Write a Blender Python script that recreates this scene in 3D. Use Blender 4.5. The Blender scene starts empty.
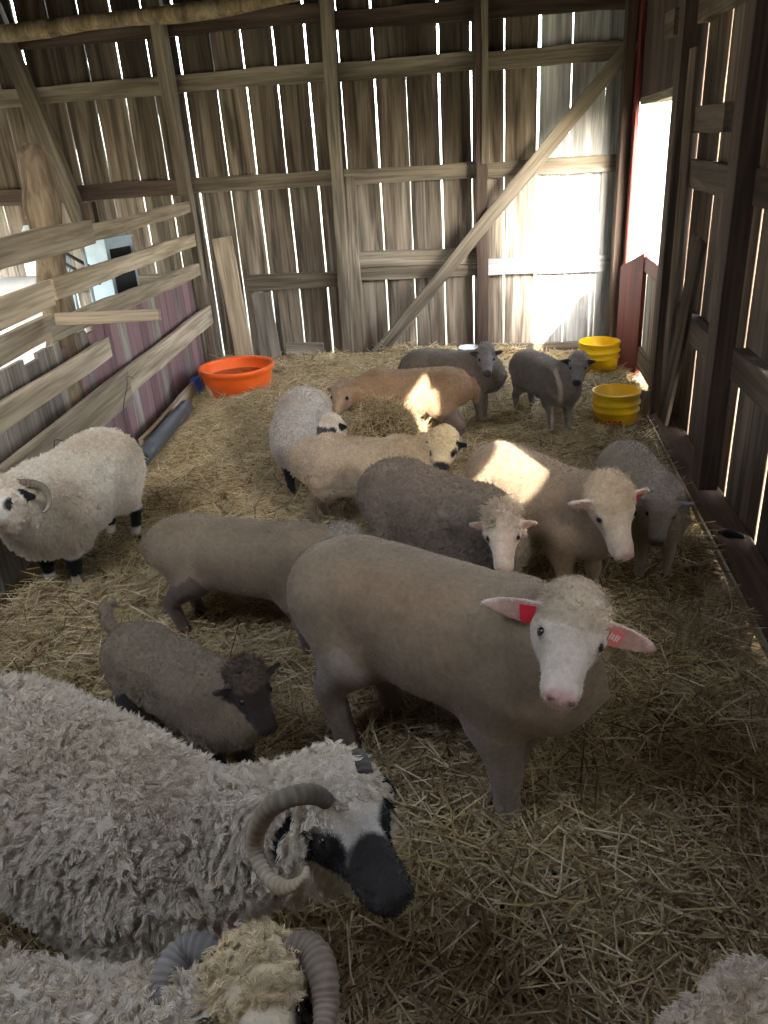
import bpy, math, random
import numpy as np
from math import sin, cos, radians, pi
from mathutils import Vector, Matrix, noise

# ------------------------------------------------------------------ camera, world, sun, exposure
SC = bpy.context.scene
COL = SC.collection
FPX, PITCH, ROLL, YAW, CAMH = 779.0, radians(25.0), radians(-3.9), radians(9.6), 1.6
FWD = np.array([-sin(YAW)*cos(PITCH), cos(YAW)*cos(PITCH), -sin(PITCH)])
_RT = np.array([cos(YAW), sin(YAW), 0.0])
_UP = np.cross(_RT, FWD)
RT = cos(ROLL)*_RT + sin(ROLL)*_UP
UP = -sin(ROLL)*_RT + cos(ROLL)*_UP
CAM = np.array([0.0, 0.0, CAMH])
cam_data = bpy.data.cameras.new('camera')
cam_data.sensor_fit = 'HORIZONTAL'
cam_data.sensor_width = 36.0
cam_data.lens = FPX/768.0*36.0
cam_data.clip_start = 0.02
cam = bpy.data.objects.new('camera', cam_data)
COL.objects.link(cam)
M = Matrix.Identity(4)
for i in range(3):
    M[i][0], M[i][1], M[i][2], M[i][3] = RT[i], UP[i], -FWD[i], CAM[i]
cam.matrix_world = M
SC.camera = cam

world = bpy.data.worlds.new('world'); SC.world = world
world.use_nodes = True
wn = world.node_tree
wn.nodes.clear()
_sky = wn.nodes.new('ShaderNodeTexSky')
_sky.sky_type = 'NISHITA'
_sky.sun_disc = False
_sky.sun_elevation = radians(29)
_sky.air_density = 1.0
_sky.dust_density = 2.5
_bg = wn.nodes.new('ShaderNodeBackground'); _bg.inputs['Strength'].default_value = 3.0
_wo = wn.nodes.new('ShaderNodeOutputWorld')
_hs = wn.nodes.new('ShaderNodeHueSaturation'); _hs.inputs['Saturation'].default_value = .55
wn.links.new(_sky.outputs[0], _hs.inputs['Color']); wn.links.new(_hs.outputs[0], _bg.inputs['Color']); wn.links.new(_bg.outputs[0], _wo.inputs['Surface'])
SUN_DIR = Vector((-0.50, 1.0, -0.62)).normalized()
_sky.sun_rotation = math.atan2(-SUN_DIR.x, -SUN_DIR.y)
sun_data = bpy.data.lights.new('sun', 'SUN')
sun_data.energy = 16.0
sun_data.color = (1.0, 0.93, 0.82)
sun_data.angle = radians(0.55)
sun = bpy.data.objects.new('sun', sun_data)
sun.rotation_euler = SUN_DIR.to_track_quat('-Z', 'Y').to_euler()
sun.location = (3, -3, 6)
COL.objects.link(sun)

SC.view_settings.view_transform = 'Standard'
SC.view_settings.look = 'None'
SC.view_settings.gamma = 1.0
SC.view_settings.use_curve_mapping = False
SC.view_settings.exposure = 0.85
SC.cycles.max_bounces = 8
SC.cycles.diffuse_bounces = 5
SC.cycles.use_denoising = True

# ------------------------------------------------------------------ helpers
def ray(px, py):
    return RT*(px-384)/FPX - UP*(py-512)/FPX + FWD
def at(px, py, x=None, y=None, z=None):
    d = ray(px, py)
    for i, v in ((0, x), (1, y), (2, z)):
        if v is not None:
            return CAM + d*(v-CAM[i])/d[i]
def on_plane(px, py, p0, n):
    d = ray(px, py); n = np.asarray(n, float)
    return CAM + d*((np.asarray(p0)-CAM)@n)/(d@n)
def lin(c):
    return tuple(((v/255)/12.92 if v <= 10 else ((v/255+.055)/1.055)**2.4) for v in c)
def tag(o, label=None, cat=None, group=None, kind=None):
    for k, v in (('label', label), ('category', cat), ('group', group), ('kind', kind)):
        if v: o[k] = v
    return o
def link(name, me, mat=None, parent=None, loc=None):
    o = bpy.data.objects.new(name, me)
    COL.objects.link(o)
    if mat is not None and me is not None: me.materials.append(mat) if len(me.materials) == 0 else None
    if parent is not None: o.parent = parent
    if loc is not None: o.location = loc
    return o
def empty(name, loc=(0, 0, 0)):
    o = bpy.data.objects.new(name, None); COL.objects.link(o); o.location = loc
    o.empty_display_size = .1
    return o
def mesh(name, verts, faces, smooth=False):
    me = bpy.data.meshes.new(name)
    me.from_pydata([tuple(map(float, v)) for v in verts], [], [tuple(map(int, f)) for f in faces])
    me.update()
    if smooth: me.polygons.foreach_set('use_smooth', np.ones(len(me.polygons), bool))
    return me
def big_mesh(name, V, F, smooth=True):
    """numpy arrays -> mesh; F is (n,k)"""
    me = bpy.data.meshes.new(name)
    V = np.ascontiguousarray(V, np.float32); F = np.ascontiguousarray(F, np.int32)
    me.vertices.add(len(V)); me.vertices.foreach_set('co', V.ravel())
    n, k = F.shape
    me.loops.add(n*k); me.loops.foreach_set('vertex_index', F.ravel())
    me.polygons.add(n)
    me.polygons.foreach_set('loop_start', np.arange(0, n*k, k, dtype=np.int32))
    me.polygons.foreach_set('use_smooth', np.full(n, smooth))
    me.update(calc_edges=True); me.validate()
    return me
def set_color(me, C, name='Col', domain='POINT'):
    a = me.attributes.new(name, 'FLOAT_COLOR', domain)
    C = np.concatenate([np.asarray(C, np.float32), np.ones((len(C), 1), np.float32)], 1)
    a.data.foreach_set('color', C.ravel())

def plank_mesh(L, W, T, seed=0, nseg=8, jit=.004, bow=0.0, chip=0.0, bev=.003):
    """a sawn board along local Z from 0 to L, width W along X (centred), thickness T along Y (0..T), slightly wavy edges"""
    r = random.Random(seed)
    V, F = [], []
    ph = [r.uniform(0, 6.28) for _ in range(4)]
    for i in range(nseg+1):
        z = L*i/nseg
        a = jit*(sin(z*5.1+ph[0]) + .6*sin(z*11.7+ph[1])) + r.uniform(-.4, .4)*jit
        b = jit*(sin(z*4.3+ph[2]) + .6*sin(z*13.1+ph[3])) + r.uniform(-.4, .4)*jit
        bo = bow*sin(pi*i/nseg)
        x0, x1 = -W/2 + a, W/2 + b
        zz = z
        if i in (0, nseg): zz0, zz1 = z + r.uniform(-chip, chip), z + r.uniform(-chip, chip)
        else: zz0 = zz1 = z
        ty = bo
        for (x, y, q) in ((x0, ty+bev, zz0), (x0+bev, ty, zz0), (x1-bev, ty, zz1), (x1, ty+bev, zz1), (x1, ty+T, zz1), (x0, ty+T, zz0)):
            V.append((x, y, q))
    for i in range(nseg):
        for k in range(6):
            k2 = (k+1) % 6
            F.append((i*6+k, i*6+k2, (i+1)*6+k2, (i+1)*6+k))
    F.append(tuple(range(5, -1, -1))); F.append(tuple(nseg*6+k for k in range(6)))
    return mesh('plank', V, F)
def beam(name, A, B, W, T, mat, parent=None, facing=(0, -1, 0), seed=0, jit=.003, **kw):
    """plank from A to B; its broad face looks along `facing`; A, B lie on the centre of the broad front face"""
    A, B = Vector(A), Vector(B)
    z = (B-A); L = z.length; z.normalize()
    y = -(Vector(facing) - z*Vector(facing).dot(z)); y.normalize()
    x = y.cross(z)
    me = plank_mesh(L, W, T, seed, nseg=max(2, min(14, int(L/.18))), jit=jit, **kw)
    o = link(name, me, mat, parent)
    R = Matrix((x, y, z)).transposed().to_4x4(); R.translation = A
    if parent is not None: R = Matrix.Translation(-Vector(parent.location)) @ R
    o.matrix_local = R
    return o
def lathe(name, prof, n=40, closed=False):
    V, F = [], []
    for (r, z) in prof:
        for k in range(n):
            a = 2*pi*k/n; V.append((r*cos(a), r*sin(a), z))
    m = len(prof)
    for i in range(m-1 if not closed else m):
        j = (i+1) % m
        for k in range(n):
            k2 = (k+1) % n
            F.append((i*n+k, i*n+k2, j*n+k2, j*n+k))
    return mesh(name, V, F, True)
def tube(pts, rad, n=8, caps=True):
    pts = [Vector(p) for p in pts]
    V, F = [], []
    up = Vector((0, 0, 1))
    t0 = (pts[1]-pts[0]).normalized()
    x = t0.cross(up) if abs(t0.dot(up)) < .95 else t0.cross(Vector((1, 0, 0)))
    x.normalize()
    for i, p in enumerate(pts):
        t = (pts[min(i+1, len(pts)-1)] - pts[max(i-1, 0)]).normalized()
        x = (x - t*x.dot(t)).normalized(); y = t.cross(x)
        r = rad[i] if hasattr(rad, '__len__') else rad
        for k in range(n):
            a = 2*pi*k/n; V.append(p + (x*cos(a) + y*sin(a))*r)
    for i in range(len(pts)-1):
        for k in range(n):
            k2 = (k+1) % n
            F.append((i*n+k, i*n+k2, (i+1)*n+k2, (i+1)*n+k))
    if caps:
        F.append(tuple(range(n-1, -1, -1))); F.append(tuple((len(pts)-1)*n+k for k in range(n)))
    return V, F

# ------------------------------------------------------------------ materials
def new_mat(name):
    m = bpy.data.materials.new(name); m.use_nodes = True
    nt = m.node_tree; b = nt.nodes['Principled BSDF']
    b.inputs['Roughness'].default_value = .85
    b.inputs['Specular IOR Level'].default_value = .25
    return m, nt, b
def N(nt, t, **kw):
    n = nt.nodes.new(t)
    for k, v in kw.items():
        if k.startswith('_'): setattr(n, k[1:], v)
        else: n.inputs[k.replace('__', ' ')].default_value = v
    return n
def ramp(nt, fac, stops):
    r = nt.nodes.new('ShaderNodeValToRGB')
    el = r.color_ramp.elements
    while len(el) < len(stops): el.new(.5)
    for e, (p, c) in zip(el, stops): e.position = p; e.color = (*c, 1)
    nt.links.new(fac, r.inputs['Fac'])
    return r.outputs['Color']
def mix(nt, fac, a, b, mode='MIX'):
    m = nt.nodes.new('ShaderNodeMix'); m.data_type = 'RGBA'; m.blend_type = mode
    for s, v in ((m.inputs['Factor'], fac), (m.inputs['A'], a), (m.inputs['B'], b)):
        if hasattr(v, 'is_linked'): nt.links.new(v, s)
        else: s.default_value = v if not isinstance(v, tuple) else (*v, 1)
    return m.outputs['Result']
def wood(name, dark, mid, light, paint=None, zones=None, paint_amt=.5, stain=.6, rough=.85, scale=1.0, bump=.35):
    """weathered board: grain along local Z, colour differs from board to board, knots, streak stains, optional flaking paint"""
    m, nt, b = new_mat(name)
    tc = N(nt, 'ShaderNodeTexCoord'); oi = N(nt, 'ShaderNodeObjectInfo')
    off = N(nt, 'ShaderNodeVectorMath', _operation='MULTIPLY_ADD')
    cx = N(nt, 'ShaderNodeCombineXYZ')
    for k in ('X', 'Y', 'Z'): nt.links.new(oi.outputs['Random'], cx.inputs[k])
    nt.links.new(cx.outputs[0], off.inputs[0]); off.inputs[1].default_value = (37.1, 91.7, 53.3)
    nt.links.new(tc.outputs['Object'], off.inputs[2])
    def noise_at(sx, sy, sz, sc, det=4, dist=0.0):
        mp = N(nt, 'ShaderNodeMapping'); mp.inputs['Scale'].default_value = (sx, sy, sz)
        nt.links.new(off.outputs[0], mp.inputs['Vector'])
        n = N(nt, 'ShaderNodeTexNoise', Scale=sc*scale, Detail=det, Distortion=dist)
        nt.links.new(mp.outputs[0], n.inputs['Vector'])
        return n.outputs['Fac']
    grain = noise_at(1, 1, .04, 60, 5, .4)
    broad = noise_at(1, 1, .10, 9, 4, .6)
    streak = noise_at(1, 1, .06, 16, 3, 1.0)
    c = ramp(nt, broad, [(.25, dark), (.5, mid), (.75, light)])
    g = ramp(nt, grain, [(.3, (.42, .40, .38)), (.62, (1, 1, 1))])
    c = mix(nt, .75, c, g, 'MULTIPLY')
    if paint is not None:
        pf = noise_at(1, 1, .25, 7, 6, .3)
        lo, hi = .62-paint_amt*.5, .70-paint_amt*.4
        pm = ramp(nt, pf, [(max(lo, 0), (0, 0, 0)), (hi, (1, 1, 1))])
        c = mix(nt, pm, c, mix(nt, .35, paint, g, 'MULTIPLY'))
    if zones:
        # (height, factor) steps: pale rubbed boards low, light falloff upward put into the colour
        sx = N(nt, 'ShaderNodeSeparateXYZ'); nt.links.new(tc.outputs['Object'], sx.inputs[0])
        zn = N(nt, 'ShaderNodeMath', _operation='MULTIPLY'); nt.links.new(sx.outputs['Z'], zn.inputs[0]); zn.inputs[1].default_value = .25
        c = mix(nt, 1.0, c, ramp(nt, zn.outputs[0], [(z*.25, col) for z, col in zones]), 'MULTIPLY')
    st = ramp(nt, streak, [(.33, (1-stain, 1-stain, 1-stain)), (.5, (1, 1, 1))])
    c = mix(nt, 1.0, c, st, 'MULTIPLY')
    # board to board difference
    hv = N(nt, 'ShaderNodeHueSaturation')
    mr = N(nt, 'ShaderNodeMapRange'); mr.inputs['To Min'].default_value = .72; mr.inputs['To Max'].default_value = 1.22
    nt.links.new(oi.outputs['Random'], mr.inputs['Value']); nt.links.new(mr.outputs[0], hv.inputs['Value'])
    nt.links.new(c, hv.inputs['Color'])
    nt.links.new(hv.outputs[0], b.inputs['Base Color'])
    b.inputs['Roughness'].default_value = rough
    bp = N(nt, 'ShaderNodeBump', Strength=bump, Distance=.006)
    nt.links.new(grain, bp.inputs['Height']); nt.links.new(bp.outputs[0], b.inputs['Normal'])
    return m
def plain(name, color, rough=.6, spec=.3, var=.15, vscale=12, bump=0.0, metal=0.0):
    m, nt, b = new_mat(name)
    n = N(nt, 'ShaderNodeTexNoise', Scale=vscale, Detail=4)
    tc = N(nt, 'ShaderNodeTexCoord'); nt.links.new(tc.outputs['Object'], n.inputs['Vector'])
    lo = tuple(max(0, v*(1-var)) for v in color); hi = tuple(min(1, v*(1+var)) for v in color)
    nt.links.new(ramp(nt, n.outputs['Fac'], [(.3, lo), (.7, hi)]), b.inputs['Base Color'])
    b.inputs['Roughness'].default_value = rough; b.inputs['Specular IOR Level'].default_value = spec
    b.inputs['Metallic'].default_value = metal
    if bump:
        bp = N(nt, 'ShaderNodeBump', Strength=bump, Distance=.01)
        nt.links.new(n.outputs['Fac'], bp.inputs['Height']); nt.links.new(bp.outputs[0], b.inputs['Normal'])
    return m
def attr_mat(name, rough=.9, var=.2, vscale=40, bump=.3, bdist=.006, sheen=0.0, broad=0.0):
    m, nt, b = new_mat(name)
    a = N(nt, 'ShaderNodeAttribute'); a.attribute_name = 'Col'
    tc = N(nt, 'ShaderNodeTexCoord')
    n = N(nt, 'ShaderNodeTexNoise', Scale=vscale, Detail=5, Roughness=.65)
    nt.links.new(tc.outputs['Object'], n.inputs['Vector'])
    v = ramp(nt, n.outputs['Fac'], [(.3, (1-var,)*3), (.7, (1.0,)*3)])
    c = mix(nt, 1.0, a.outputs['Color'], v, 'MULTIPLY')
    if broad:
        n2 = N(nt, 'ShaderNodeTexNoise', Scale=9.0, Detail=4, Roughness=.6)
        nt.links.new(tc.outputs['Object'], n2.inputs['Vector'])
        c = mix(nt, 1.0, c, ramp(nt, n2.outputs['Fac'], [(.35, (1-broad, 1-broad*1.1, 1-broad*1.25)), (.62, (1.0,)*3)]), 'MULTIPLY')
    nt.links.new(c, b.inputs['Base Color'])
    b.inputs['Roughness'].default_value = rough; b.inputs['Specular IOR Level'].default_value = .15
    if sheen: b.inputs['Sheen Weight'].default_value = sheen; b.inputs['Sheen Roughness'].default_value = .5
    bp = N(nt, 'ShaderNodeBump', Strength=bump, Distance=bdist)
    nt.links.new(n.outputs['Fac'], bp.inputs['Height']); nt.links.new(bp.outputs[0], b.inputs['Normal'])
    return m
MAT = {}
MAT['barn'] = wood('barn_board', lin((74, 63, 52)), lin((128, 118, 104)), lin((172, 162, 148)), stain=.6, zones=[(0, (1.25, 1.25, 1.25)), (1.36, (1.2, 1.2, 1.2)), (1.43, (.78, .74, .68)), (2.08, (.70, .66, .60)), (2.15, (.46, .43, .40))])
MAT['barnpale'] = wood('pale_grey_board', lin((125, 125, 122)), lin((165, 166, 164)), lin((196, 198, 198)), stain=.3)
MAT['darkwood'] = wood('dark_old_timber', lin((52, 42, 36)), lin((80, 66, 57)), lin((104, 90, 78)), stain=.35)
MAT['girt'] = wood('old_girt_timber', lin((96, 86, 72)), lin((130, 120, 104)), lin((165, 155, 138)), stain=.45)
MAT['rail'] = wood('grey_fence_plank', lin((150, 135, 112)), lin((182, 167, 143)), lin((204, 191, 168)), stain=.25, bump=.2)
MAT['rightw'] = wood('brown_wall_board', lin((74, 62, 52)), lin((108, 94, 80)), lin((140, 126, 110)), stain=.45)
MAT['purple'] = wood('faded_purple_board', lin((110, 88, 88)), lin((140, 112, 114)), lin((168, 146, 144)), paint=lin((140, 112, 114)), paint_amt=.65, stain=.25)
MAT['greyb'] = wood('bare_grey_board', lin((118, 108, 98)), lin((148, 140, 128)), lin((180, 172, 162)), stain=.35)
MAT['redpaint'] = wood('barn_red_board', lin((96, 40, 36)), lin((122, 46, 42)), lin((142, 60, 54)), stain=.25, rough=.6)
MAT['bark'] = wood('rough_bark', lin((70, 60, 48)), lin((118, 104, 84)), lin((158, 142, 118)), stain=.6, bump=1.0, scale=.8)
MAT['curb'] = wood('brown_curb_plank', lin((84, 66, 54)), lin((112, 90, 74)), lin((138, 116, 98)), stain=.3)
MAT['log'] = wood('peeled_log', lin((100, 86, 64)), lin((140, 124, 98)), lin((172, 156, 128)), stain=.4)
MAT['straw'] = attr_mat('straw_stalk', rough=.55, var=.25, vscale=60, bump=.05)
MAT['sheepskin'] = attr_mat('sheep_coat', rough=.95, var=.28, vscale=70, bump=.45, bdist=.005, sheen=.15, broad=.22)
MAT['wool'] = attr_mat('wool_fibre', rough=.9, var=.12, vscale=18, bump=0.0)
MAT['horn'] = attr_mat('ridged_horn', rough=.55, var=.3, vscale=50, bump=.2)
MAT['eye'] = plain('dark_eye', (.012, .009, .007), rough=.12, spec=.6, var=.1)
MAT['tagred'] = plain('red_tag_plastic', lin((190, 42, 58)), rough=.45)
MAT['tagpink'] = plain('faded_red_tag_plastic', lin((214, 120, 116)), rough=.5)
MAT['tagblue'] = plain('blue_tag_plastic', lin((120, 170, 200)), rough=.4)
MAT['tagwhite'] = plain('white_print', lin((235, 215, 210)), rough=.5)
MAT['orange'] = plain('orange_plastic', lin((232, 100, 36)), rough=.45, var=.08, vscale=6)
MAT['yellow'] = plain('yellow_plastic', lin((238, 192, 12)), rough=.4, var=.06, vscale=6)
MAT['redprint'] = plain('red_print', lin((170, 40, 20)), rough=.5)
MAT['water'] = plain('murky_water', lin((140, 80, 45)), rough=.08, spec=.5)
MAT['label'] = plain('paper_label', lin((222, 196, 176)), rough=.6)
MAT['blue'] = plain('blue_plastic', lin((30, 82, 200)), rough=.4)
MAT['pipe'] = plain('grey_plastic_pipe', lin((78, 82, 86)), rough=.4, var=.1)
MAT['tin'] = plain('light_blue_grey_metal', lin((150, 168, 178)), rough=.45, var=.1)
MAT['black'] = plain('black_rubber', lin((22, 22, 24)), rough=.6)
MAT['sack'] = plain('white_woven_sack', lin((206, 212, 212)), rough=.7, var=.1, bump=.3)
MAT['wire'] = plain('rusty_wire', lin((70, 58, 50)), rough=.5)
MAT['soil'] = plain('trampled_bedding', lin((86, 68, 46)), rough=1.0, var=.4, vscale=9, bump=.6)
MAT['dirt'] = plain('grassy_yard', lin((132, 128, 104)), rough=1.0, var=.2, vscale=2)
MAT['ceil'] = wood('loft_board', lin((90, 78, 64)), lin((120, 106, 90)), lin((150, 136, 118)))
MAT['cap'] = plain('orange_cloth', lin((225, 80, 40)), rough=.8)
MAT['white'] = plain('white_plastic', lin((228, 232, 236)), rough=.5)

rnd = random.Random(11)
nrng = np.random.default_rng(5)

# ------------------------------------------------------------------ the barn: setting
BY = 6.43            # inner face of the back wall boards
RX = 1.00            # inner face of the right wall boards
WALLH = 2.95
def structure(name, loc=(0, 0, 0)):
    return tag(empty(name, loc), kind='structure')
def box_obj(name, lo, hi, mat, parent=None, kind=None):
    lo, hi = Vector(lo), Vector(hi)
    V = [(x, y, z) for x in (lo.x, hi.x) for y in (lo.y, hi.y) for z in (lo.z, hi.z)]
    F = [(0, 1, 3, 2), (4, 6, 7, 5), (0, 4, 5, 1), (2, 3, 7, 6), (0, 2, 6, 4), (1, 5, 7, 3)]
    o = link(name, mesh(name, V, F), mat, parent)
    if kind: o['kind'] = kind
    return o

# floor: trampled bedding with low humps
def floor_h(x, y):
    h = .018*np.sin(x*3.1+.4)*np.cos(y*2.3+.9) + .012*np.sin(x*7.3+y*5.1) + .008*np.sin(x*13.7-y*11.9+1.0)
    # heaped against the back wall and the old hay by the fence
    h = h + .05*np.exp(-((y-6.3)/.35)**2)*np.exp(-((x+.9)/1.3)**2)
    return h
gx = np.linspace(-5.0, 1.02, 110); gy = np.linspace(-1.8, 6.46, 140)
X, Y = np.meshgrid(gx, gy, indexing='ij')
Vf = np.stack([X, Y, floor_h(X, Y)-.012], -1).reshape(-1, 3)
ii = np.arange(len(gx)*len(gy)).reshape(len(gx), len(gy))
Ff = np.stack([ii[:-1, :-1], ii[1:, :-1], ii[1:, 1:], ii[:-1, 1:]], -1).reshape(-1, 4)
floor = link('floor', big_mesh('floor', Vf, Ff), MAT['soil']); floor['kind'] = 'structure'
yard = box_obj('ground_outside', (-60, -60, -.30), (60, 60, -.10), MAT['dirt'], kind='structure')

# back wall: upright boards with daylight between them
wall_back = structure('wall_back', (0, BY, 0))
gaps = [-4.62, -4.37, -4.12, -3.88, -3.64, -3.37, -3.13, -2.88, -2.64, -2.40, -2.14, -1.91, -1.67, -1.43, -1.19, -.94, -.71, -.47, -.24, 0.0, .24, .47, .71, .82, .90]
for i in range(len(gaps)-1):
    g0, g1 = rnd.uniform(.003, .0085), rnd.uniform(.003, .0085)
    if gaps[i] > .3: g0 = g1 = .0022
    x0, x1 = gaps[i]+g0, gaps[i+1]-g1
    pale = .18 < x0 < .75  # boards beside the doorway take a paler, greyer tone
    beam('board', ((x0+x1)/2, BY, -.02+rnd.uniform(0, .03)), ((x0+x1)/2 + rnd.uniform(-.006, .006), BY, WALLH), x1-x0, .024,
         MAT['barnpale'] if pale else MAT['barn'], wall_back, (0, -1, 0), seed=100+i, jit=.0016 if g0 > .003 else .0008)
def girt(x0, x1, z, h, t=.05, m='girt', yoff=0.0, dz=0.0, seed=0):
    beam('girt', (x0, BY-t-yoff, z), (x1, BY-t-yoff, z+dz), h, t-.002, MAT[m], wall_back, (0, -1, 0), seed=seed, jit=.004)
girt(-4.9, -1.27, 2.13, .12, seed=1); girt(-1.22, -.20, 2.12, .12, seed=2); girt(-.12, .98, 2.11, .12, seed=3)
girt(-4.9, -2.53, 1.42, .12, seed=4, m='darkwood'); girt(-2.43, -1.28, 1.42, .11, seed=5); girt(-1.21, -.20, 1.41, .11, seed=6); girt(-.12, .98, 1.40, .11, seed=7)
girt(-4.9, -2.53, .70, .11, seed=8); girt(-2.10, -1.31, .66, .12, seed=9, m='girt')
girt(-1.20, -.20, .80, .12, seed=10); girt(-1.20, -.20, .69, .09, seed=11); girt(-.12, .98, .70, .12, seed=12, m='barnpale')
girt(-4.9, -1.3, 2.50, .12, seed=13, m='darkwood'); girt(-1.2, 1.0, 2.44, .12, seed=14, dz=-.03, m='darkwood')
girt(-1.05, .62, .05, .09, t=.03, seed=15)
def bpost(xb, xt, zb, zt, w, m, y0=.13, t=.075, seed=0):
    beam('post', (xb, BY-y0, zb), (xt, BY-y0, zt), w, t, MAT[m], wall_back, (0, -1, 0), seed=seed)
bpost(-2.47, -2.49, 0, WALLH, .10, 'girt', seed=20)
bpost(-1.28, -1.23, 0, WALLH, .085, 'girt', seed=21)
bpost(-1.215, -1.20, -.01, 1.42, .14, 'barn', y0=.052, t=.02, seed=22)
bpost(-.165, -.165, 0, WALLH, .085, 'darkwood', seed=23)
bpost(-.135, -.135, 1.45, WALLH, .05, 'girt', y0=.142, t=.01, seed=24)
bpost(-3.38, -3.80, 1.1, WALLH, .13, 'girt', seed=25)
bpost(-3.28, -3.32, 0, 1.35, .10, 'darkwood', seed=26)
beam('brace', (-1.06, BY-.165, .03), (.86, BY-.165, 2.14), .10, .03, MAT['girt'], wall_back, (0, -1, 0), seed=27)
# crooked log lying along the wall plate
lp = []
for k in range(15):
    t = k/14; x = -4.9 + t*4.6
    lp.append((x, BY-.24+.02*sin(t*9), 2.56 - .03*sin(t*3.1) + .26*max(0, t-.45)**1.6*1.4 + .012*sin(t*17)))
V, F = tube([Vector(p)-Vector((0, BY, 0)) for p in lp], [.055+.008*sin(k*1.7) for k in range(15)], 12)
link('wall_log', mesh('wall_log', V, F, True), MAT['log'], wall_back)
# loose planks leaning on the back wall
o = beam('leaning_plank', (-2.13, BY-.24, .03), (-2.24, BY-.085, 1.03), .155, .028, MAT['rail'], None, (0, -1, .15), seed=31)
tag(o, 'tall weathered plank leaning upright on the back wall behind the orange tub', 'plank')
o = beam('short_plank', (-1.93, BY-.155, .02), (-1.99, BY-.06, .58), .17, .022, MAT['greyb'], None, (0, -1, .1), seed=32)
tag(o, 'short grey board propped on the back wall beside the tall leaning plank', 'plank')
o = beam('low_board', (-1.82, BY-.06, .10), (-1.50, BY-.06, .085), .13, .02, MAT['greyb'], None, (0, -1, 0), seed=33)
tag(o, 'low grey board lying on edge along the back wall above the straw', 'plank')

# right wall
wall_right = structure('wall_right', (RX, 0, 0))
def rboard(y0, y1, z0, z1, m='rightw', seed=0, x=RX, t=.024, jit=.0015, name='board'):
    beam(name, (x, (y0+y1)/2, z0), (x, (y0+y1)/2, z1), y1-y0, t, MAT[m], wall_right, (-1, 0, 0), seed=seed, jit=jit)
DOOR0, DOOR1, DOORZ = 4.87, 6.02, 1.745
ys = [4.86, 4.70, 4.50, 4.24, 4.02, 3.76, 3.43, 3.20, 2.95, 2.72, 2.45, 2.2, 1.95, 1.7]
ys += [1.45]
WIDE = (4.70, 4.24, 3.43, 2.95)
for i in range(len(ys)-1):
    g = rnd.uniform(.0015, .003)
    rboard(ys[i+1]+(.0092 if ys[i+1] in WIDE else g), ys[i]-(.0092 if ys[i] in WIDE else g), .035+rnd.uniform(-.02, .02), WALLH, seed=200+i, t=.010, jit=.001)
# the stretch with two broken-out boards (out of the picture, beside the camera)
rboard(1.375, 1.445, .05, WALLH, seed=230)
rboard(.962, 1.37, .05, 1.95, seed=231); rboard(.962, 1.37, 2.27, WALLH, seed=232)
rboard(.44, .957, .05, 1.56, seed=233); rboard(.44, .957, 1.82, WALLH, seed=234)
for i in range(8):
    rboard(.436-.29*(i+1)+.003, .436-.29*i-.003, .05, WALLH, seed=240+i)
# over the door
for i, (a, b) in enumerate(((4.86, 5.03), (5.037, 5.15), (5.157, 5.42), (5.422, 5.73), (5.732, 6.16))):
    rboard(a, b, DOORZ+.03, WALLH, seed=265+i, m='darkwood', x=.90, jit=.0008)
rboard(6.165, 6.425, 0, WALLH, seed=270, m='darkwood', x=.875)
# posts
def rpost(y0, y1, x0, z0, z1, m='darkwood', seed=0, x1=RX-.002, name='post'):
    beam(name, (x0, (y0+y1)/2, z0), (x0, (y0+y1)/2, z1), y1-y0, x1-x0, MAT[m], wall_right, (-1, 0, 0), seed=seed, jit=.002)
rpost(4.70, 4.85, .88, 0, WALLH, seed=280)
rpost(3.38, 3.52, .87, .115, WALLH, seed=281, x1=.95)
rpost(2.10, 2.24, .87, .115, WALLH, seed=282)
rpost(-.05, .09, .87, 0, WALLH, seed=283)
rpost(6.04, 6.16, .868, 0, WALLH, seed=284, m='redpaint', name='jamb', x1=.892)
rpost(6.19, 6.35, .80, 0, WALLH, seed=285, m='darkwood', x1=.865)
def rgirt(y0, y1, z, h, x=.94, t=.058, m='rightw', seed=0, dz=0.0):
    beam('girt', (x, y0, z), (x, y1, z+dz), h, t, MAT[m], wall_right, (-1, 0, 0), seed=seed)
rgirt(3.53, 4.69, 2.12, .12, seed=290); rgirt(4.86, 5.13, 2.10, .12, x=.86, t=.035, seed=291); rgirt(1.42, 3.37, 2.12, .12, seed=292)
rgirt(3.53, 4.69, 1.38, .13, seed=293); rgirt(1.42, 3.37, 1.38, .13, seed=294); rgirt(3.95, 4.69, 1.63, .12, seed=295)
rgirt(1.3, 3.37, .70, .13, seed=296); rgirt(3.53, 4.69, .66, .12, seed=297)
rgirt(4.86, 6.035, DOORZ+.03, .045, x=.893, t=.10, m='girt', seed=298)
for z in (1.22, .70, 2.1):
    beam('block', (.865, 6.16, z), (.865, 6.36, z), .05, .05, MAT['girt'], wall_right, (-1, 0, 0), seed=299)
# planks leaning on the right wall
o = beam('leaning_board', (.885, 4.40, .10), (.90, 4.02, 1.12), .10, .022, MAT['rightw'], None, (-1, -.3, 0), seed=300)
tag(o, 'brown plank leaning on the right wall between the two dark posts', 'plank')
o = beam('leaning_board', (.905, 4.52, .11), (.91, 4.58, 1.95), .07, .02, MAT['rightw'], None, (-1, -.3, 0), seed=301)
tag(o, 'tall narrow batten standing against the right wall next to the dark door post', 'plank')
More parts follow.
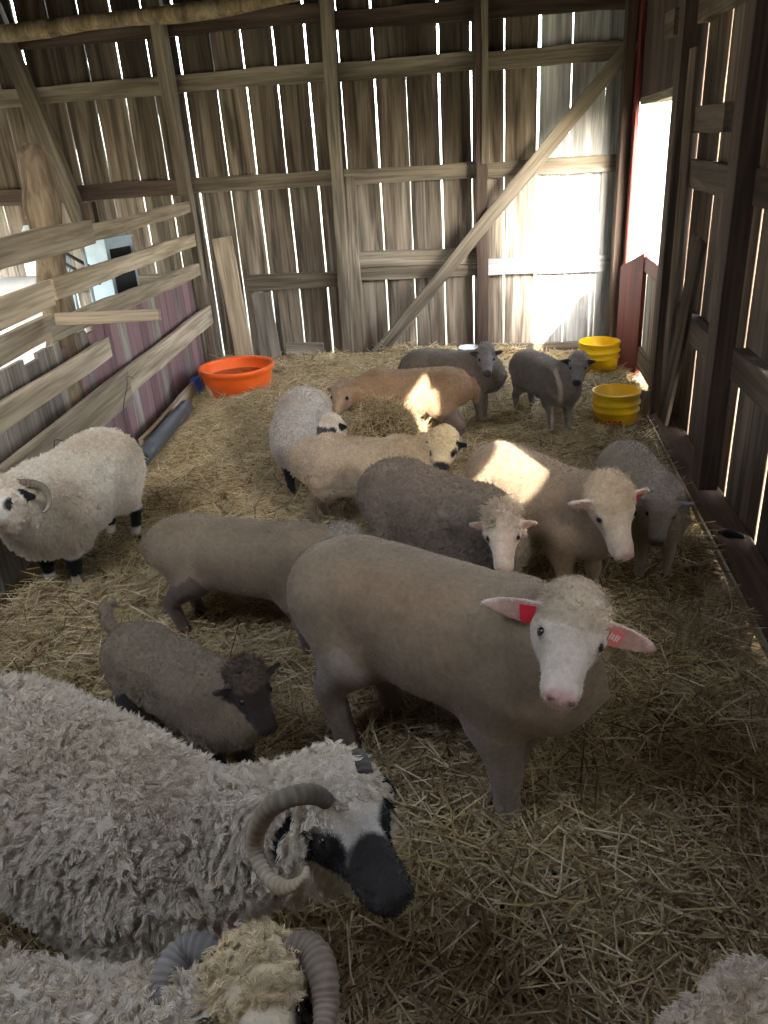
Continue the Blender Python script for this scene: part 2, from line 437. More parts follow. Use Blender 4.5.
# lower half door closed in the doorway and the red board behind it
hd = structure('door_1', (.955, 4.9, .05))
yy = 4.89
for i, w in enumerate((.17, .2, .18, .19)):
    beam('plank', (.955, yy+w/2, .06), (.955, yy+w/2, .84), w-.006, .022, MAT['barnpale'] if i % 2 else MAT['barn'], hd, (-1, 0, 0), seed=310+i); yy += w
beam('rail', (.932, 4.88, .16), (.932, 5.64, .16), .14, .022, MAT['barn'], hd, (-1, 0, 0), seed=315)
beam('rail', (.932, 4.88, .79), (.932, 5.64, .79), .10, .022, MAT['redpaint'], hd, (-1, 0, 0), seed=316)
V = [(.835, 6.03, .0), (.925, 5.62, .0), (.925, 5.62, .86), (.835, 6.03, .72)]
V = [Vector(v) for v in V]; nrm = (V[1]-V[0]).cross(V[3]-V[0]).normalized()
V2 = [v + nrm*-.03 for v in V]
red = link('red_door_panel', mesh('red_door_panel', V+V2, [(0, 1, 2, 3), (7, 6, 5, 4), (0, 4, 5, 1), (1, 5, 6, 2), (2, 6, 7, 3), (3, 7, 4, 0)]), MAT['redpaint'])
tag(red, 'dark red painted door panel standing at the far side of the doorway', 'door panel')
# curb plank along the right wall
cb = beam('curb_plank', (.930, 4.685, .060), (.932, .9, .060), .128, .03, MAT['curb'], None, (-.40, 0, 1), seed=320, jit=.003)
tag(cb, 'long brown plank lying tilted along the foot of the right wall', 'plank')
cb2 = beam('edge_batten', (.852, 4.95, .028), (.855, .9, .028), .03, .012, MAT['rail'], None, (-1, 0, .1), seed=321, jit=.001)
tag(cb2, 'thin pale batten edging the long plank at the foot of the right wall', 'batten')
o = beam('loose_shingle', (.80, 4.70, .02), (.84, 4.80, .16), .13, .015, MAT['greyb'], None, (-.5, -.8, .5), seed=322)
tag(o, 'small split board end propped at the foot of the dark door post', 'board')

# the rest of the barn, out of the picture
box_obj('wall_front', (-5.1, -1.95, 0), (1.1, -1.85, WALLH), MAT['ceil'], kind='structure')
LW = -4.95
box_obj('wall_left', (LW-.1, -.8, 1.4), (LW, 6.46, WALLH), MAT['darkwood'], kind='structure')  # stops short above an opening added to let in low side light
box_obj('wall_left', (LW-.1, -1.85, 0), (LW, -.8, WALLH), MAT['darkwood'], kind='structure')
# loft floor with an unseen opening added over the near pen for top light
HX0, HX1, HY0, HY1 = -2.3, -1.1, -.2, .9
for lo, hi in (((-5.1, -1.95), (HX0, 6.5)), ((HX1, -1.95), (1.1, 6.5)), ((HX0, -1.95), (HX1, HY0)), ((HX0, HY1), (HX1, 6.5))):
    box_obj('ceiling', (*lo, WALLH), (*hi, WALLH+.06), MAT['darkwood'], kind='structure')

# ------------------------------------------------------------------ fence on the left
FP0 = np.array([-2.45, 6.35, 0.0]); FN = np.array([1.0, .11, 0.0]); FN = FN/np.linalg.norm(FN)
FD = np.array([.11, -1.0, 0.0]); FD = FD/np.linalg.norm(FD)
def fence_pt(s, z, off=0.0):
    """s metres along the fence from the back wall, height z, off metres towards the pen"""
    return Vector(FP0 + FD*s + FN*off + np.array([0, 0, z]))
def fence_s(px, py):
    p = on_plane(px, py, FP0, FN); return float((p-FP0)@FD), float(p[2])
fence = tag(empty('pen_fence', fence_pt(3, 0)), 'weathered grey plank fence nailed to a bark post along the left side', 'fence')
def rail(s0, z0, s1, z1, h, off=0.0, m='rail', seed=0, t=.03):
    beam('rail', fence_pt(s0, z0, off), fence_pt(s1, z1, off), h, t, MAT[m], fence, tuple(FN), seed=seed, jit=.003)
rail(.0, 1.275, 2.9, 1.275, .085, 0.0, seed=400)
rail(2.2, 1.29, 6.9, 1.33, .125, .032, seed=401)
rail(.02, 1.03, 2.75, 1.075, .10, 0.0, seed=402)
rail(.05, .80, 2.9, .90, .10, 0.0, seed=403)
rail(2.85, 1.075, 6.9, 1.06, .12, .032, seed=404)
rail(2.85, .93, 6.9, .89, .11, 0.0, seed=405)
rail(2.3, .69, 6.9, .70, .11, .032, seed=406)
rail(.0, .43, 2.4, .44, .15, .03, seed=407); rail(2.2, .445, 6.9, .44, .19, .062, seed=408)
arm_s, arm_z = fence_s(44, 318)
a0 = fence_pt(arm_s, arm_z-.01, .05); beam('rail', a0, a0+Vector((.50, .035, -.0)), .055, .03, MAT['rail'], fence, (0, -1, .2), seed=409)
# bark post
bp = [Vector(on_plane(px, py, FP0-FN*.115, FN)) for (px, py) in ((69, 400), (64, 354), (57, 300), (50, 255), (41, 200), (34, 158), (33, 146))]
bp = [Vector((bp[0].x, bp[0].y, -.02))] + bp
rad = [.085, .085, .082, .080, .080, .080, .074, .045]
tt = np.linspace(0, 7, 46)
pts = [bp[min(int(t), 6)].lerp(bp[min(int(t), 6)+1], t-min(int(t), 6)) for t in tt]
V, F = tube([p-fence.location for p in pts], list(np.interp(tt, range(8), rad)), 26)
V = [v + Vector((noise.noise(Vector((v.x*22, v.y*22, v.z*5))), noise.noise(Vector((v.x*22+5, v.y*22, v.z*5))), 0))*.016 + Vector((noise.noise(v*7), noise.noise(v*7+Vector((5, 1, 3))), 0))*.02 for v in V]
link('post', mesh('bark_post', V, F, True), MAT['bark'], fence)
beam('post', fence_pt(5.6, 0, -.065), fence_pt(5.6, 1.42, -.065), .10, .06, MAT['girt'], fence, tuple(FN), seed=411)
beam('post', fence_pt(.05, 0, -.05), fence_pt(.05, 1.36, -.05), .10, .06, MAT['girt'], fence, tuple(FN), seed=410)
# low board partition behind the rails
part = tag(empty('board_partition', fence_pt(2, 0, -.07)), 'low partition of faded purple and grey upright boards behind the fence rails', 'partition')
s = .10; i = 0
while s < 6.8:
    w = rnd.choice((.105, .12, .14, .15))
    m = 'purple' if (s < 2.6 and i % 5 != 3) else 'greyb'
    beam('board', fence_pt(s+w/2, -.02, -.07), fence_pt(s+w/2, .80+rnd.uniform(-.03, .03), -.07), w-.006, .02, MAT[m], part, tuple(FN), seed=430+i, jit=.0012)
    s += w; i += 1
o = beam('kick_board', fence_pt(.35, .05, .07), fence_pt(2.2, .05, .07), .11, .03, MAT['rail'], None, tuple(FN), seed=460)
tag(o, 'pale plank lying on edge in the straw along the foot of the partition', 'plank')

# ------------------------------------------------------------------ sheep
def surface_nets(F, org, h):
    ins = F < 0
    nx, ny, nz = F.shape
    c = np.zeros((nx-1, ny-1, nz-1), np.uint8)
    offs = [(i, j, k) for i in (0, 1) for j in (0, 1) for k in (0, 1)]
    for (i, j, k) in offs:
        c += ins[i:nx-1+i, j:ny-1+j, k:nz-1+k]
    act = np.argwhere((c > 0) & (c < 8))
    idx = np.full(c.shape, -1, np.int32)
    idx[act[:, 0], act[:, 1], act[:, 2]] = np.arange(len(act))
    S = np.zeros((len(act), 3)); W = np.zeros(len(act))
    vals = {o: F[act[:, 0]+o[0], act[:, 1]+o[1], act[:, 2]+o[2]] for o in offs}
    for o in offs:
        for ax in range(3):
            if o[ax] == 0:
                o2 = list(o); o2[ax] = 1; o2 = tuple(o2)
                a, b = vals[o], vals[o2]
                m = (a < 0) != (b < 0)
                t = np.where(m, a/np.where(m, a-b, 1), 0)
                for q in range(3):
                    S[:, q] += np.where(m, o[q] + (t if q == ax else 0), 0)
                W += m
    V = (act + S/W[:, None])*h + org
    quads = []
    for ax in range(3):
        b, d = (ax+1) % 3, (ax+2) % 3
        sl0 = [slice(None)]*3; sl1 = [slice(None)]*3
        sl0[ax] = slice(0, -1); sl1[ax] = slice(1, None)
        ch = ins[tuple(sl0)] != ins[tuple(sl1)]
        E = np.argwhere(ch)
        E = E[(E[:, b] > 0) & (E[:, d] > 0) & (E[:, b] < F.shape[b]-1) & (E[:, d] < F.shape[d]-1)]
        def cell(db, dd):
            q = E.copy(); q[:, b] += db; q[:, d] += dd
            return idx[q[:, 0], q[:, 1], q[:, 2]]
        Q = np.stack([cell(-1, -1), cell(0, -1), cell(0, 0), cell(-1, 0)], 1)
        flip = ~ins[E[:, 0], E[:, 1], E[:, 2]]
        Q[flip] = Q[flip][:, ::-1]
        quads.append(Q)
    Q = np.concatenate(quads); Q = Q[(Q >= 0).all(1)]
    return V, Q
def smin(a, b, k):
    h = np.maximum(k-np.abs(a-b), 0)/k
    return np.minimum(a, b) - h*h*k*.25
def cone(a, b, ra, rb):
    a = np.asarray(a, float); b = np.asarray(b, float); ba = b-a; L2 = max(ba@ba, 1e-9)
    def f(p):
        t = np.clip(((p-a)@ba)/L2, 0, 1)
        return np.linalg.norm(p-a-t[..., None]*ba, axis=-1) - (ra+(rb-ra)*t)
    r = max(ra, rb)
    return f, np.minimum(a, b)-r, np.maximum(a, b)+r
def leaf(c, A, L, W, T, cup):
    c = np.asarray(c, float); A = np.asarray(A, float)
    def f(p):
        q = (p-c)@A.T
        t = np.clip(q[..., 0]/L, 0, 1)
        w = W*(1.75*(t+.10)**.6*(1-t)**.75 + .08)
        h = q[..., 2] - cup*q[..., 1]**2/W
        du = q[..., 0]-t*L
        e = np.sqrt((q[..., 1]/w)**2 + (h/T)**2)
        return np.where(e > 1, (e-1)*np.minimum(w, T*2.0), (e-1)*T) + np.abs(du)
    m = L+W
    return f, c-m*.9, c+m*.9
def ellip(c, A, rad):
    c = np.asarray(c, float); A = np.asarray(A, float); rad = np.asarray(rad, float)
    def f(p):
        q = (p-c)@A.T
        k0 = np.linalg.norm(q/rad, axis=-1); k1 = np.linalg.norm(q/rad**2, axis=-1)
        return k0*(k0-1)/np.maximum(k1, 1e-6)
    e = np.abs(A.T)@rad
    return f, c-e, c+e
_TU = [-.485, -.47, -.43, -.37, -.28, -.15, 0, .12, .22, .31, .38, .43, .455]
_TT = [.535, .600, .655, .685, .700, .695, .688, .690, .700, .680, .625, .555, .50]
_TB = [.50, .44, .405, .385, .365, .335, .310, .300, .295, .310, .345, .400, .45]
_TW = [.03, .075, .115, .140, .155, .170, .178, .172, .155, .130, .100, .065, .03]
def dense(xs, ys):
    g = np.linspace(xs[0], xs[-1], 400); v = np.interp(g, xs, ys)
    ker = np.hanning(31); ker /= ker.sum()
    return g, np.convolve(np.pad(v, 15, mode='edge'), ker, 'valid')
def torso(s, L, gw, fat, bend, pad, belly=0.0):
    g, tt = dense(_TU, _TT); _, tb = dense(_TU, _TB); _, tw = dense(_TU, _TW)
    u0, u1 = _TU[0]*s*L, _TU[-1]*s*L
    def f(p):
        u, v, z = p[..., 0], p[..., 1], p[..., 2]
        uc = np.clip(u, u0, u1)
        q = uc/(s*L)
        top = np.interp(q, g, tt)*s+pad; bot = np.interp(q, g, tb)*s - pad - belly; w = np.interp(q, g, tw)*s*gw+pad*.9
        zc = (top+bot)/2; h = (top-bot)/2*fat
        vv = v - bend*uc*uc/s
        e = ((np.abs(vv)/w)**2.3 + (np.abs(z-zc)/h)**2.3)**(1/2.3)
        d = (e-1)*np.minimum(w, h)
        du = u-uc
        return np.where(du == 0, d, np.sqrt(np.maximum(d, 0)**2+du*du) + np.minimum(d, 0))
    m = .18*s*gw+pad+abs(bend)*.25*s
    return f, np.array([u0-.02, -m, (.25*s-pad-belly)]), np.array([u1+.02, m, .72*s+pad])

def tri_points(V, Q, mask, n, rng):
    """n random points on the quads whose mask is true"""
    Q = Q[mask[Q].all(1)]
    T = np.concatenate([Q[:, [0, 1, 2]], Q[:, [0, 2, 3]]])
    a, b, c = V[T[:, 0]], V[T[:, 1]], V[T[:, 2]]
    cr = np.cross(b-a, c-a); ar = np.linalg.norm(cr, axis=1)
    t = rng.choice(len(T), n, p=ar/ar.sum())
    r1, r2 = np.sqrt(rng.random(n)), rng.random(n)
    w = np.stack([1-r1, r1*(1-r2), r1*r2], 1)
    return T[t], w
def strands(name, P, R, C, parent, mat):
    """P (n,k,3) strand points, R (k,) radius, C (n,3) colour"""
    n, k, _ = P.shape
    cu = bpy.data.hair_curves.new(name)
    cu.add_curves([k]*n)
    cu.attributes['position'].data.foreach_set('vector', P.astype(np.float32).ravel())
    ra = cu.attributes.new('radius', 'FLOAT', 'POINT')
    ra.data.foreach_set('value', np.tile(np.asarray(R, np.float32), n))
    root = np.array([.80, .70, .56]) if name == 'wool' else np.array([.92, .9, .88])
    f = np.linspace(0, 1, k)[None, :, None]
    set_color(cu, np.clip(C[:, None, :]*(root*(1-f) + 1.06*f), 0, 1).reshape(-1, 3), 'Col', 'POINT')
    cu.materials.append(mat)
    o = bpy.data.objects.new(name, cu); COL.objects.link(o); o.parent = parent
    return o
def wool(V, Q, Nn, C, LF, mask, rng, n_clump, per, length, crad, rad, curl, droop, parent, name='wool', spread=.6):
    T, w = tri_points(V, Q, mask, n_clump, rng)
    ctr = (V[T]*w[..., None]).sum(1); nr = (Nn[T]*w[..., None]).sum(1); cc = (C[T]*w[..., None]).sum(1)
    nr /= np.linalg.norm(nr, axis=1, keepdims=True)+1e-9
    t1 = np.cross(nr, rng.normal(size=nr.shape)); t1 /= np.linalg.norm(t1, axis=1, keepdims=True)+1e-9
    t2 = np.cross(nr, t1)
    lean = rng.normal(size=(n_clump, 2))*spread
    dirc = nr + t1*lean[:, :1] + t2*lean[:, 1:]; dirc[:, 2] -= droop
    dirc /= np.linalg.norm(dirc, axis=1, keepdims=True)
    lc = length*rng.uniform(.65, 1.25, n_clump)*(LF[T]*w).sum(1)
    n = n_clump*per
    rep = lambda a: np.repeat(a, per, axis=0)
    ang = rng.random(n)*2*pi; rr = np.sqrt(rng.random(n))*crad
    off = rep(t1)*(np.cos(ang)*rr)[:, None] + rep(t2)*(np.sin(ang)*rr)[:, None]
    K = 5
    P = np.zeros((n, K, 3))
    ln = rep(lc)*rng.uniform(.75, 1.1, n)
    ph = rep(rng.random(n_clump)*2*pi); fr = rep(rng.uniform(.8, 1.4, n_clump))
    for k in range(K):
        t = k/(K-1)
        wv = curl*math.sqrt(t)
        P[:, k] = rep(ctr) - rep(nr)*.004 + off*(1-.62*t) + rep(dirc)*(ln*t)[:, None] \
            + rep(t1)*(wv*np.cos(ph+fr*t*6.0))[:, None] + rep(t2)*(wv*np.sin(ph+fr*t*6.0))[:, None]
        P[:, k, 2] -= droop*.35*length*t*t
    col = rep(cc*rng.uniform(.86, 1.06, (n_clump, 1)))*rng.uniform(.9, 1.06, (n, 1))
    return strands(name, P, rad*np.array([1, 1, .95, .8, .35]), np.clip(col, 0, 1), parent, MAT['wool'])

CREAM = lin((226, 216, 198)); WHITE = lin((228, 224, 214)); BLACK = lin((30, 28, 30)); PINK = lin((196, 160, 148)); HOOF = lin((88, 78, 70))
def build_sheep(spec):
    g = spec.get
    s, L = spec['s'], g('L', 1.0)
    rng = np.random.default_rng(g('seed', 1))
    hd = radians(spec['hd']); ch, sh = cos(hd), sin(hd)
    Rw = np.array([[ch, -sh, 0], [sh, ch, 0], [0, 0, 1]])      # local -> world
    z0 = g('z0', 0.0)
    org = np.array([spec['x'], spec['y'], z0])
    w2l = lambda p: (np.asarray(p)-org)@Rw
    root = empty('sheep', org); root.rotation_euler = (0, 0, hd)
    tag(root, spec['label'], 'sheep', g('group'))
    # ---- head frame
    hsz = s*g('hs', 1.0)
    HL = .255*hsz
    anchor = np.array([.30*s*L, 0, .60*s])
    ide = np.array(g('ideal', (.16, 0, .20)))*s
    ideal = org + Rw@(anchor+ide)
    d = ray(*spec['poll']); d = d/np.linalg.norm(d)
    poll = CAM + d*((ideal-CAM)@d) + d*g('pd', 0.0)
    d = ray(*spec['nose']); d = d/np.linalg.norm(d)
    tm = (poll-CAM)@d; miss = np.linalg.norm(CAM+d*tm-poll)
    dt = math.sqrt(max(HL*HL-miss*miss, 0))
    nose = CAM + d*(tm + (dt if g('far') else -dt))
    if miss > HL: nose = poll + (nose-poll)/miss*HL
    poll, nose = w2l(poll), w2l(nose)
    a = nose-poll; a /= np.linalg.norm(a)
    sd = np.cross([0, 0, 1], a); sd /= np.linalg.norm(sd)
    nn = np.cross(a, sd); rr = radians(g('roll', 0))
    sd, nn = sd*cos(rr)+nn*sin(rr), nn*cos(rr)-sd*sin(rr)
    A3 = np.stack([a, sd, nn])
    hp = lambda u, v, w: poll + (a*u+sd*v+nn*w)*hsz
    pad = g('pad', 0.0)
    gw = g('gw', 1.0)
    lt = g('lt', 1.0)
    prims = []
    def add(grp, pr, k): prims.append((grp, *pr, k))
    add('body', torso(s, L, gw, 1.0, g('bend', 0.0), pad, g('belly', 0.0)), .05*s)
    add('body', ellip([.350*s*L, 0, .470*s], np.eye(3), np.array([.088, .090*gw, .125])*s+pad*.5), .06*s)
    # haunches and shoulders
    ff = g('ff', ((.0, .0), (.0, .0))); hf = g('hf', ((.0, .0), (.0, .0)))
    for i, sg in enumerate((1, -1)):
        U = lambda u, v, z: np.array([u*L*s, sg*v*s*gw, z*s])
        fo = U(.25, .085, 0)+np.array([ff[i][0], ff[i][1], 0])*s
        sh_, el = U(.26, .085, .45), U(.22, .092, .34)
        kn = (el+fo)/2; kn[2] = .185*s; kn[0] += .012*s
        fe = fo.copy(); fe[2] = .065*s
        add('body', cone(sh_, el, .095*s+pad*.6, .072*s+pad*.5), .06*s)
        add('leg', cone(el, kn, .062*s*lt+pad*.3, .036*s*lt), .03*s)
        add('leg', cone(kn, fe, .036*s*lt, .026*s*lt), .02*s)
        add('leg', cone(fe, fo+np.array([.006*s, 0, .03*s]), .028*s*lt, .027*s*lt), .015*s)
        add('hoof', cone(fo+np.array([.004, 0, .022])*s, fo+np.array([.028, 0, .014])*s, .028*s*lt, .019*s*lt), .010*s)
        ho = U(-.34, .085, 0)+np.array([hf[i][0], hf[i][1], 0])*s
        hip, sti = U(-.31, .075, .53), U(-.235, .10, .40)
        hk = np.array([ho[0]-.045*s, (ho[1]*.7+sti[1]*.3), .235*s])
        fe = ho.copy(); fe[2] = .065*s
        add('body', cone(hip, sti, .115*s+pad*.6, .088*s+pad*.6), .06*s)
        add('leg', cone(sti, hk, .080*s*lt+pad*.4, .036*s*lt), .05*s)
        add('leg', cone(hk, fe, .036*s*lt, .026*s*lt), .02*s)
        add('leg', cone(fe, ho+np.array([.006*s, 0, .03*s]), .028*s*lt, .027*s*lt), .015*s)
        add('hoof', cone(ho+np.array([.004, 0, .022])*s, ho+np.array([.028, 0, .014])*s, .028*s*lt, .019*s*lt), .010*s)
    # neck
    nt = g('nt', 1.0); npad = g('npad', .8)
    add('neck', cone([.24*s*L, 0, .575*s], hp(.03, 0, -.075), .115*s*nt+pad*npad, .070*hsz+pad*npad*.8), .07*s)
    add('neck', cone([.33*s*L, 0, .46*s], hp(.055, 0, -.11), .105*s*nt+pad*npad, .055*hsz+pad*npad*.8), .07*s)
    # tail
    tl = g('tail', ((-.475, 0, .58), (-.505, 0, .50), (-.50, 0, .42)))
    for p, q in zip(tl[:-1], tl[1:]):
        add('body', cone(np.array(p)*[s*L, s, s], np.array(q)*[s*L, s, s], .032*s+pad*.4, .024*s+pad*.3), .03*s)
    # head
    E = lambda c, r: ellip(hp(*c), A3, np.array(r)*hsz)
    add('head', E((.060, 0, -.055), (.078, .066, .062)), .03*hsz)
    add('head', cone(hp(.075, 0, -.058), hp(.195, 0, -.050), .056*hsz, .037*hsz), .03*hsz)
    add('head', E((.212, 0, -.052), (.040, .034, .033)), .02*hsz)
    add('head', cone(hp(.06, 0, -.095), hp(.195, 0, -.072), .042*hsz, .026*hsz), .03*hsz)
    cap = g('cap', .5)
    if cap: add('cap', E((.025, 0, -.035), (.070+.02*cap, .064+.014*cap, .050+.018*cap)), .03*hsz)
    for sg in (1, -1):
        add('head', E((.098, sg*.052, -.030), (.022, .012, .016)), .015*hsz)     # brow
        add('head', E((.236, sg*.020, -.040), (.014, .013, .014)), .008*hsz)      # nostril wings
        ear = g('ear', (.25, -.25))      # back, down
        ed = sd*sg + a*(-ear[0]) + nn*ear[1]
        ed /= np.linalg.norm(ed)
        el = g('el', .085)
        e2 = nn*1.0 - a*.40; e2 -= ed*(e2@ed); e2 /= np.linalg.norm(e2)
        e3 = np.cross(ed, e2)
        c0 = hp(.045, sg*.052, -.030)
        mid = c0+ed*el*.52*hsz
        th = max(.010*hsz, spec.get('vox', .009)*.95)
        if e3@a < 0: e3 = -e3
        add('ear', leaf(c0, np.stack([ed, e2, e3]), el*1.05*hsz, g('ew', .031)*hsz, th, .5), .012*hsz)
    # ---- grid
    vox = g('vox', .009)
    lo = np.min([p[2] for p in prims], 0)-.03; hi = np.max([p[3] for p in prims], 0)+.03
    shape = np.ceil((hi-lo)/vox).astype(int)+1
    F = np.full(shape, .5, np.float32)
    ax = [lo[i]+np.arange(shape[i])*vox for i in range(3)]
    for (grp, f, l, h, k) in prims:
        i0 = np.maximum(((l-k-2*vox-lo)/vox).astype(int), 0); i1 = np.minimum(((h+k+2*vox-lo)/vox).astype(int)+2, shape)
        sl = tuple(slice(i0[i], i1[i]) for i in range(3))
        Pg = np.stack(np.meshgrid(*[ax[i][sl[i]] for i in range(3)], indexing='ij'), -1)
        F[sl] = smin(F[sl], f(Pg), k)
    V, Q = surface_nets(F, lo, vox)
    # ---- which piece each vertex belongs to
    grp_names = ['body', 'neck', 'head', 'cap', 'ear', 'leg', 'hoof']
    D = np.full((len(V), len(grp_names)), 9.0)
    for (grp, f, l, h, k) in prims:
        gi = grp_names.index(grp); D[:, gi] = np.minimum(D[:, gi], f(V))
    gi = D.argmin(1)
    isin = lambda n: gi == grp_names.index(n)
    H = (V-poll)@A3.T/hsz         # head coordinates
    # smooth normals
    n1 = np.cross(V[Q[:, 1]]-V[Q[:, 0]], V[Q[:, 2]]-V[Q[:, 0]])
    Nn = np.zeros_like(V)
    for k in range(4): np.add.at(Nn, Q[:, k], n1)
    Nn /= np.linalg.norm(Nn, axis=1, keepdims=True)+1e-12
    # ---- lumps of the coat
    lump = g('lump', .003)
    coat_m = isin('body') | isin('neck') | (isin('cap') if cap else False)
    nz = np.array([noise.noise(Vector(v)*g('lscale', 16)) + .5*noise.noise(Vector(v)*g('lscale', 16)*2.3) for v in V])
    V = V + Nn*(nz*lump*(coat_m & ~isin('cap')))[:, None]
    fore = (isin('cap') | isin('head')) & (H[:, 0] < .095-.6*np.maximum(np.abs(H[:, 1])-.02, 0)) & (H[:, 2] > -.06)
    if cap: V = V + Nn*(np.array([noise.noise(Vector(v)*80/(s+.3)) for v in V])*g('caplump', .0035)*(fore | isin('cap')))[:, None]
    # ---- colours
    coat = np.array(g('coat', lin((150, 136, 120)))); face = np.array(g('face', coat)); leg = np.array(g('leg', coat)); earc = np.array(g('earc', face))
    capc = np.array(g('capc', coat))
    C = np.tile(coat, (len(V), 1))
    C[isin('head')] = face; C[isin('ear')] = earc; C[isin('leg')] = leg; C[isin('hoof')] = g('hoof', HOOF); C[isin('cap')] = capc
    if cap: C[fore] = capc; C[isin('head') & (H[:, 2] < -.085) & (H[:, 0] < .15)] = capc
    dirt = np.array(g('dirt', coat*.8)); big = np.array([noise.noise(Vector(v)*4.0+Vector((spec['x'], spec['y'], 3))) for v in V])
    dm = np.clip(big*1.6+.15, 0, 1)*g('dirtiness', .5)*coat_m
    C = C*(1-dm[:, None]) + dirt*dm[:, None]
    hm = isin('head') | isin('cap') | isin('ear')
    sym = np.abs(H[:, 1])
    # inner ear lighter
    if g('earin'):
        m = isin('ear') & (Nn@a > .5) & (D[:, grp_names.index('ear')] > -1) & (np.abs(H[:, 1]) > .062); C[m] = g('earin')
    if g('muzz') is not None:
        w = np.clip((H[:, 0]-g('muzz0', .225))/.012, 0, 1)*hm; C = C*(1-w[:, None]) + np.array(g('muzz'))*w[:, None]
    for (ca, cs, cn, rad, colr) in g('spots', ()):
        dd = np.sqrt((H[:, 0]-ca)**2 + (sym-cs)**2*1.0 + (H[:, 2]-cn)**2)
        w = np.clip((rad-dd)/.008 + .6*nz, 0, 1)*hm; C = C*(1-w[:, None]) + np.array(colr)*w[:, None]
    # dark lid rims, nostrils and mouth line
    dd = np.sqrt(((H[:, 0]-.104)/1.25)**2 + (sym-.058)**2 + ((H[:, 2]+.027)/.9)**2)
    w = np.clip((.017-dd)/.005, 0, 1)*hm*.55; C = C*(1-w[:, None]) + np.array(lin((70, 58, 50)))*w[:, None]
    w = np.clip((.0045-np.abs(H[:, 2]+.070-.15*(H[:, 0]-.22)))/.003, 0, 1)*(H[:, 0] > .185)*hm*.5; C = C*(1-w[:, None]) + np.array((.04, .03, .03))*w[:, None]
    for sg in (1, -1):
        dd = np.sqrt(((H[:, 0]-.245)/1.0)**2 + (H[:, 1]-sg*.020)**2 + ((H[:, 2]+.036)/.7)**2)
        w = np.clip((.0095-dd)/.004, 0, 1)*hm*.85; C = C*(1-w[:, None])+np.array((.03, .02, .02))*w[:, None]
    for (zc, rad, colr) in g('legbands', ()):
        w = np.clip((rad-np.abs(V[:, 2]/s-zc))/.008, 0, 1)*(isin('leg') | isin('hoof')); C = C*(1-w[:, None]) + np.array(colr)*w[:, None]
    me = big_mesh('sheep_body', V, Q)
    set_color(me, np.clip(C, 0, 1))
    body = link('body', me, MAT['sheepskin'], root)
    # ---- eyes
    if g('eyes', True):
        em = lathe('eye', [(.0005, -1), (.5, -.866), (.866, -.5), (1, 0), (.866, .5), (.5, .866), (.0005, 1)], 12)
        for sg in (1, -1):
            e = link('eye', em, MAT['eye'], root); e.location = hp(.104, sg*.0555, -.027); e.scale = (.0125*hsz,)*3
    # ---- coat fibres
    wm = isin('body') | isin('neck')
    if g('woolhead'): wm = wm | (hm & ~isin('ear') & (H[:, 0] < g('woolhead')) & (H[:, 2] > -.075)) | (hm & ~isin('ear') & (H[:, 0] < .05))
    elif cap: wm = wm | (isin('cap') & (H[:, 0] < .075))
    if g('woolleg'): wm = wm | (isin('leg') & (V[:, 2] > g('woolleg')*s))
    n = g('clumps', 0)
    if n:
        LF = np.where(hm, g('lfh', .8), 1.0)*np.where(isin('leg'), .6, 1.0)
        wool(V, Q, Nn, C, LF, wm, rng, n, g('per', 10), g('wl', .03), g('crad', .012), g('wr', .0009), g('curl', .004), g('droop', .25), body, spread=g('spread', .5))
    nf = g('fur', 0)
    if nf:
        fm = (hm | isin('leg')) & ~wm
        wool(V, Q, Nn, C, np.ones(len(V)), fm, rng, nf, 2, g('fl', .0075), .003, .0005, .0008, .35, body, name='short_fur', spread=.6)
    return dict(w2l=w2l, Rw=Rw, org=org, poll=poll, root=root, hp=hp, a=a, sd=sd, nn=nn, hsz=hsz, body=body, A3=A3, s=s)

def ear_tag(S, sg, mat, u=.62, size=.028, ear=(.25, -.25), el=.080, text=True, front=True):
    hp, a, sd, nn, hsz = S['hp'], S['a'], S['sd'], S['nn'], S['hsz']
    ed = sd*sg - a*ear[0] + nn*ear[1]; ed /= np.linalg.norm(ed)
    e2 = nn*1.0 - a*.40; e2 -= ed*(e2@ed); e2 /= np.linalg.norm(e2)
    e3 = np.cross(ed, e2)
    if e3@a < 0: e3 = -e3
    c = hp(.045, sg*.052, -.030)+ed*el*u*hsz + e3*.0135*hsz - e2*.006*hsz
    w, h, t = size*.5*hsz*1.25, size*.5*hsz*1.45, .0018
    out = []
    for (x, y) in ((-.7, 1), (.7, 1), (1, .6), (1, -1), (-1, -1), (-1, .6)): out.append((x, y))
    V = [c + ed*x*w + e2*y*h*-1 + e3*z for z in (0, t) for (x, y) in out]
    F = [tuple(range(5, -1, -1)), tuple(range(6, 12))] + [(i, (i+1) % 6, 6+(i+1) % 6, 6+i) for i in range(6)]
    o = link('ear_tag', mesh('ear_tag', V, F), mat, S['root'])
    if text:
        # faint worn digits: short upright strokes
        for q, hgt in ((-1, .42), (-.45, .30), (.15, .42), (.7, .36)):
            cc = c + ed*q*w*.62 + e2*h*.05 + e3*(t+.0006)
            V = [cc + ed*x*w*.10 + e2*y*h*hgt for (x, y) in ((-1, -1), (1, -1), (1, 1), (-1, 1))]
            V += [v + e3*.0004 for v in V]
            link('tag_digit', mesh('tag_digit', V, [(3, 2, 1, 0), (4, 5, 6, 7), (0, 1, 5, 4), (1, 2, 6, 5), (2, 3, 7, 6), (3, 0, 4, 7)]), MAT['tagwhite'], o)
    return o
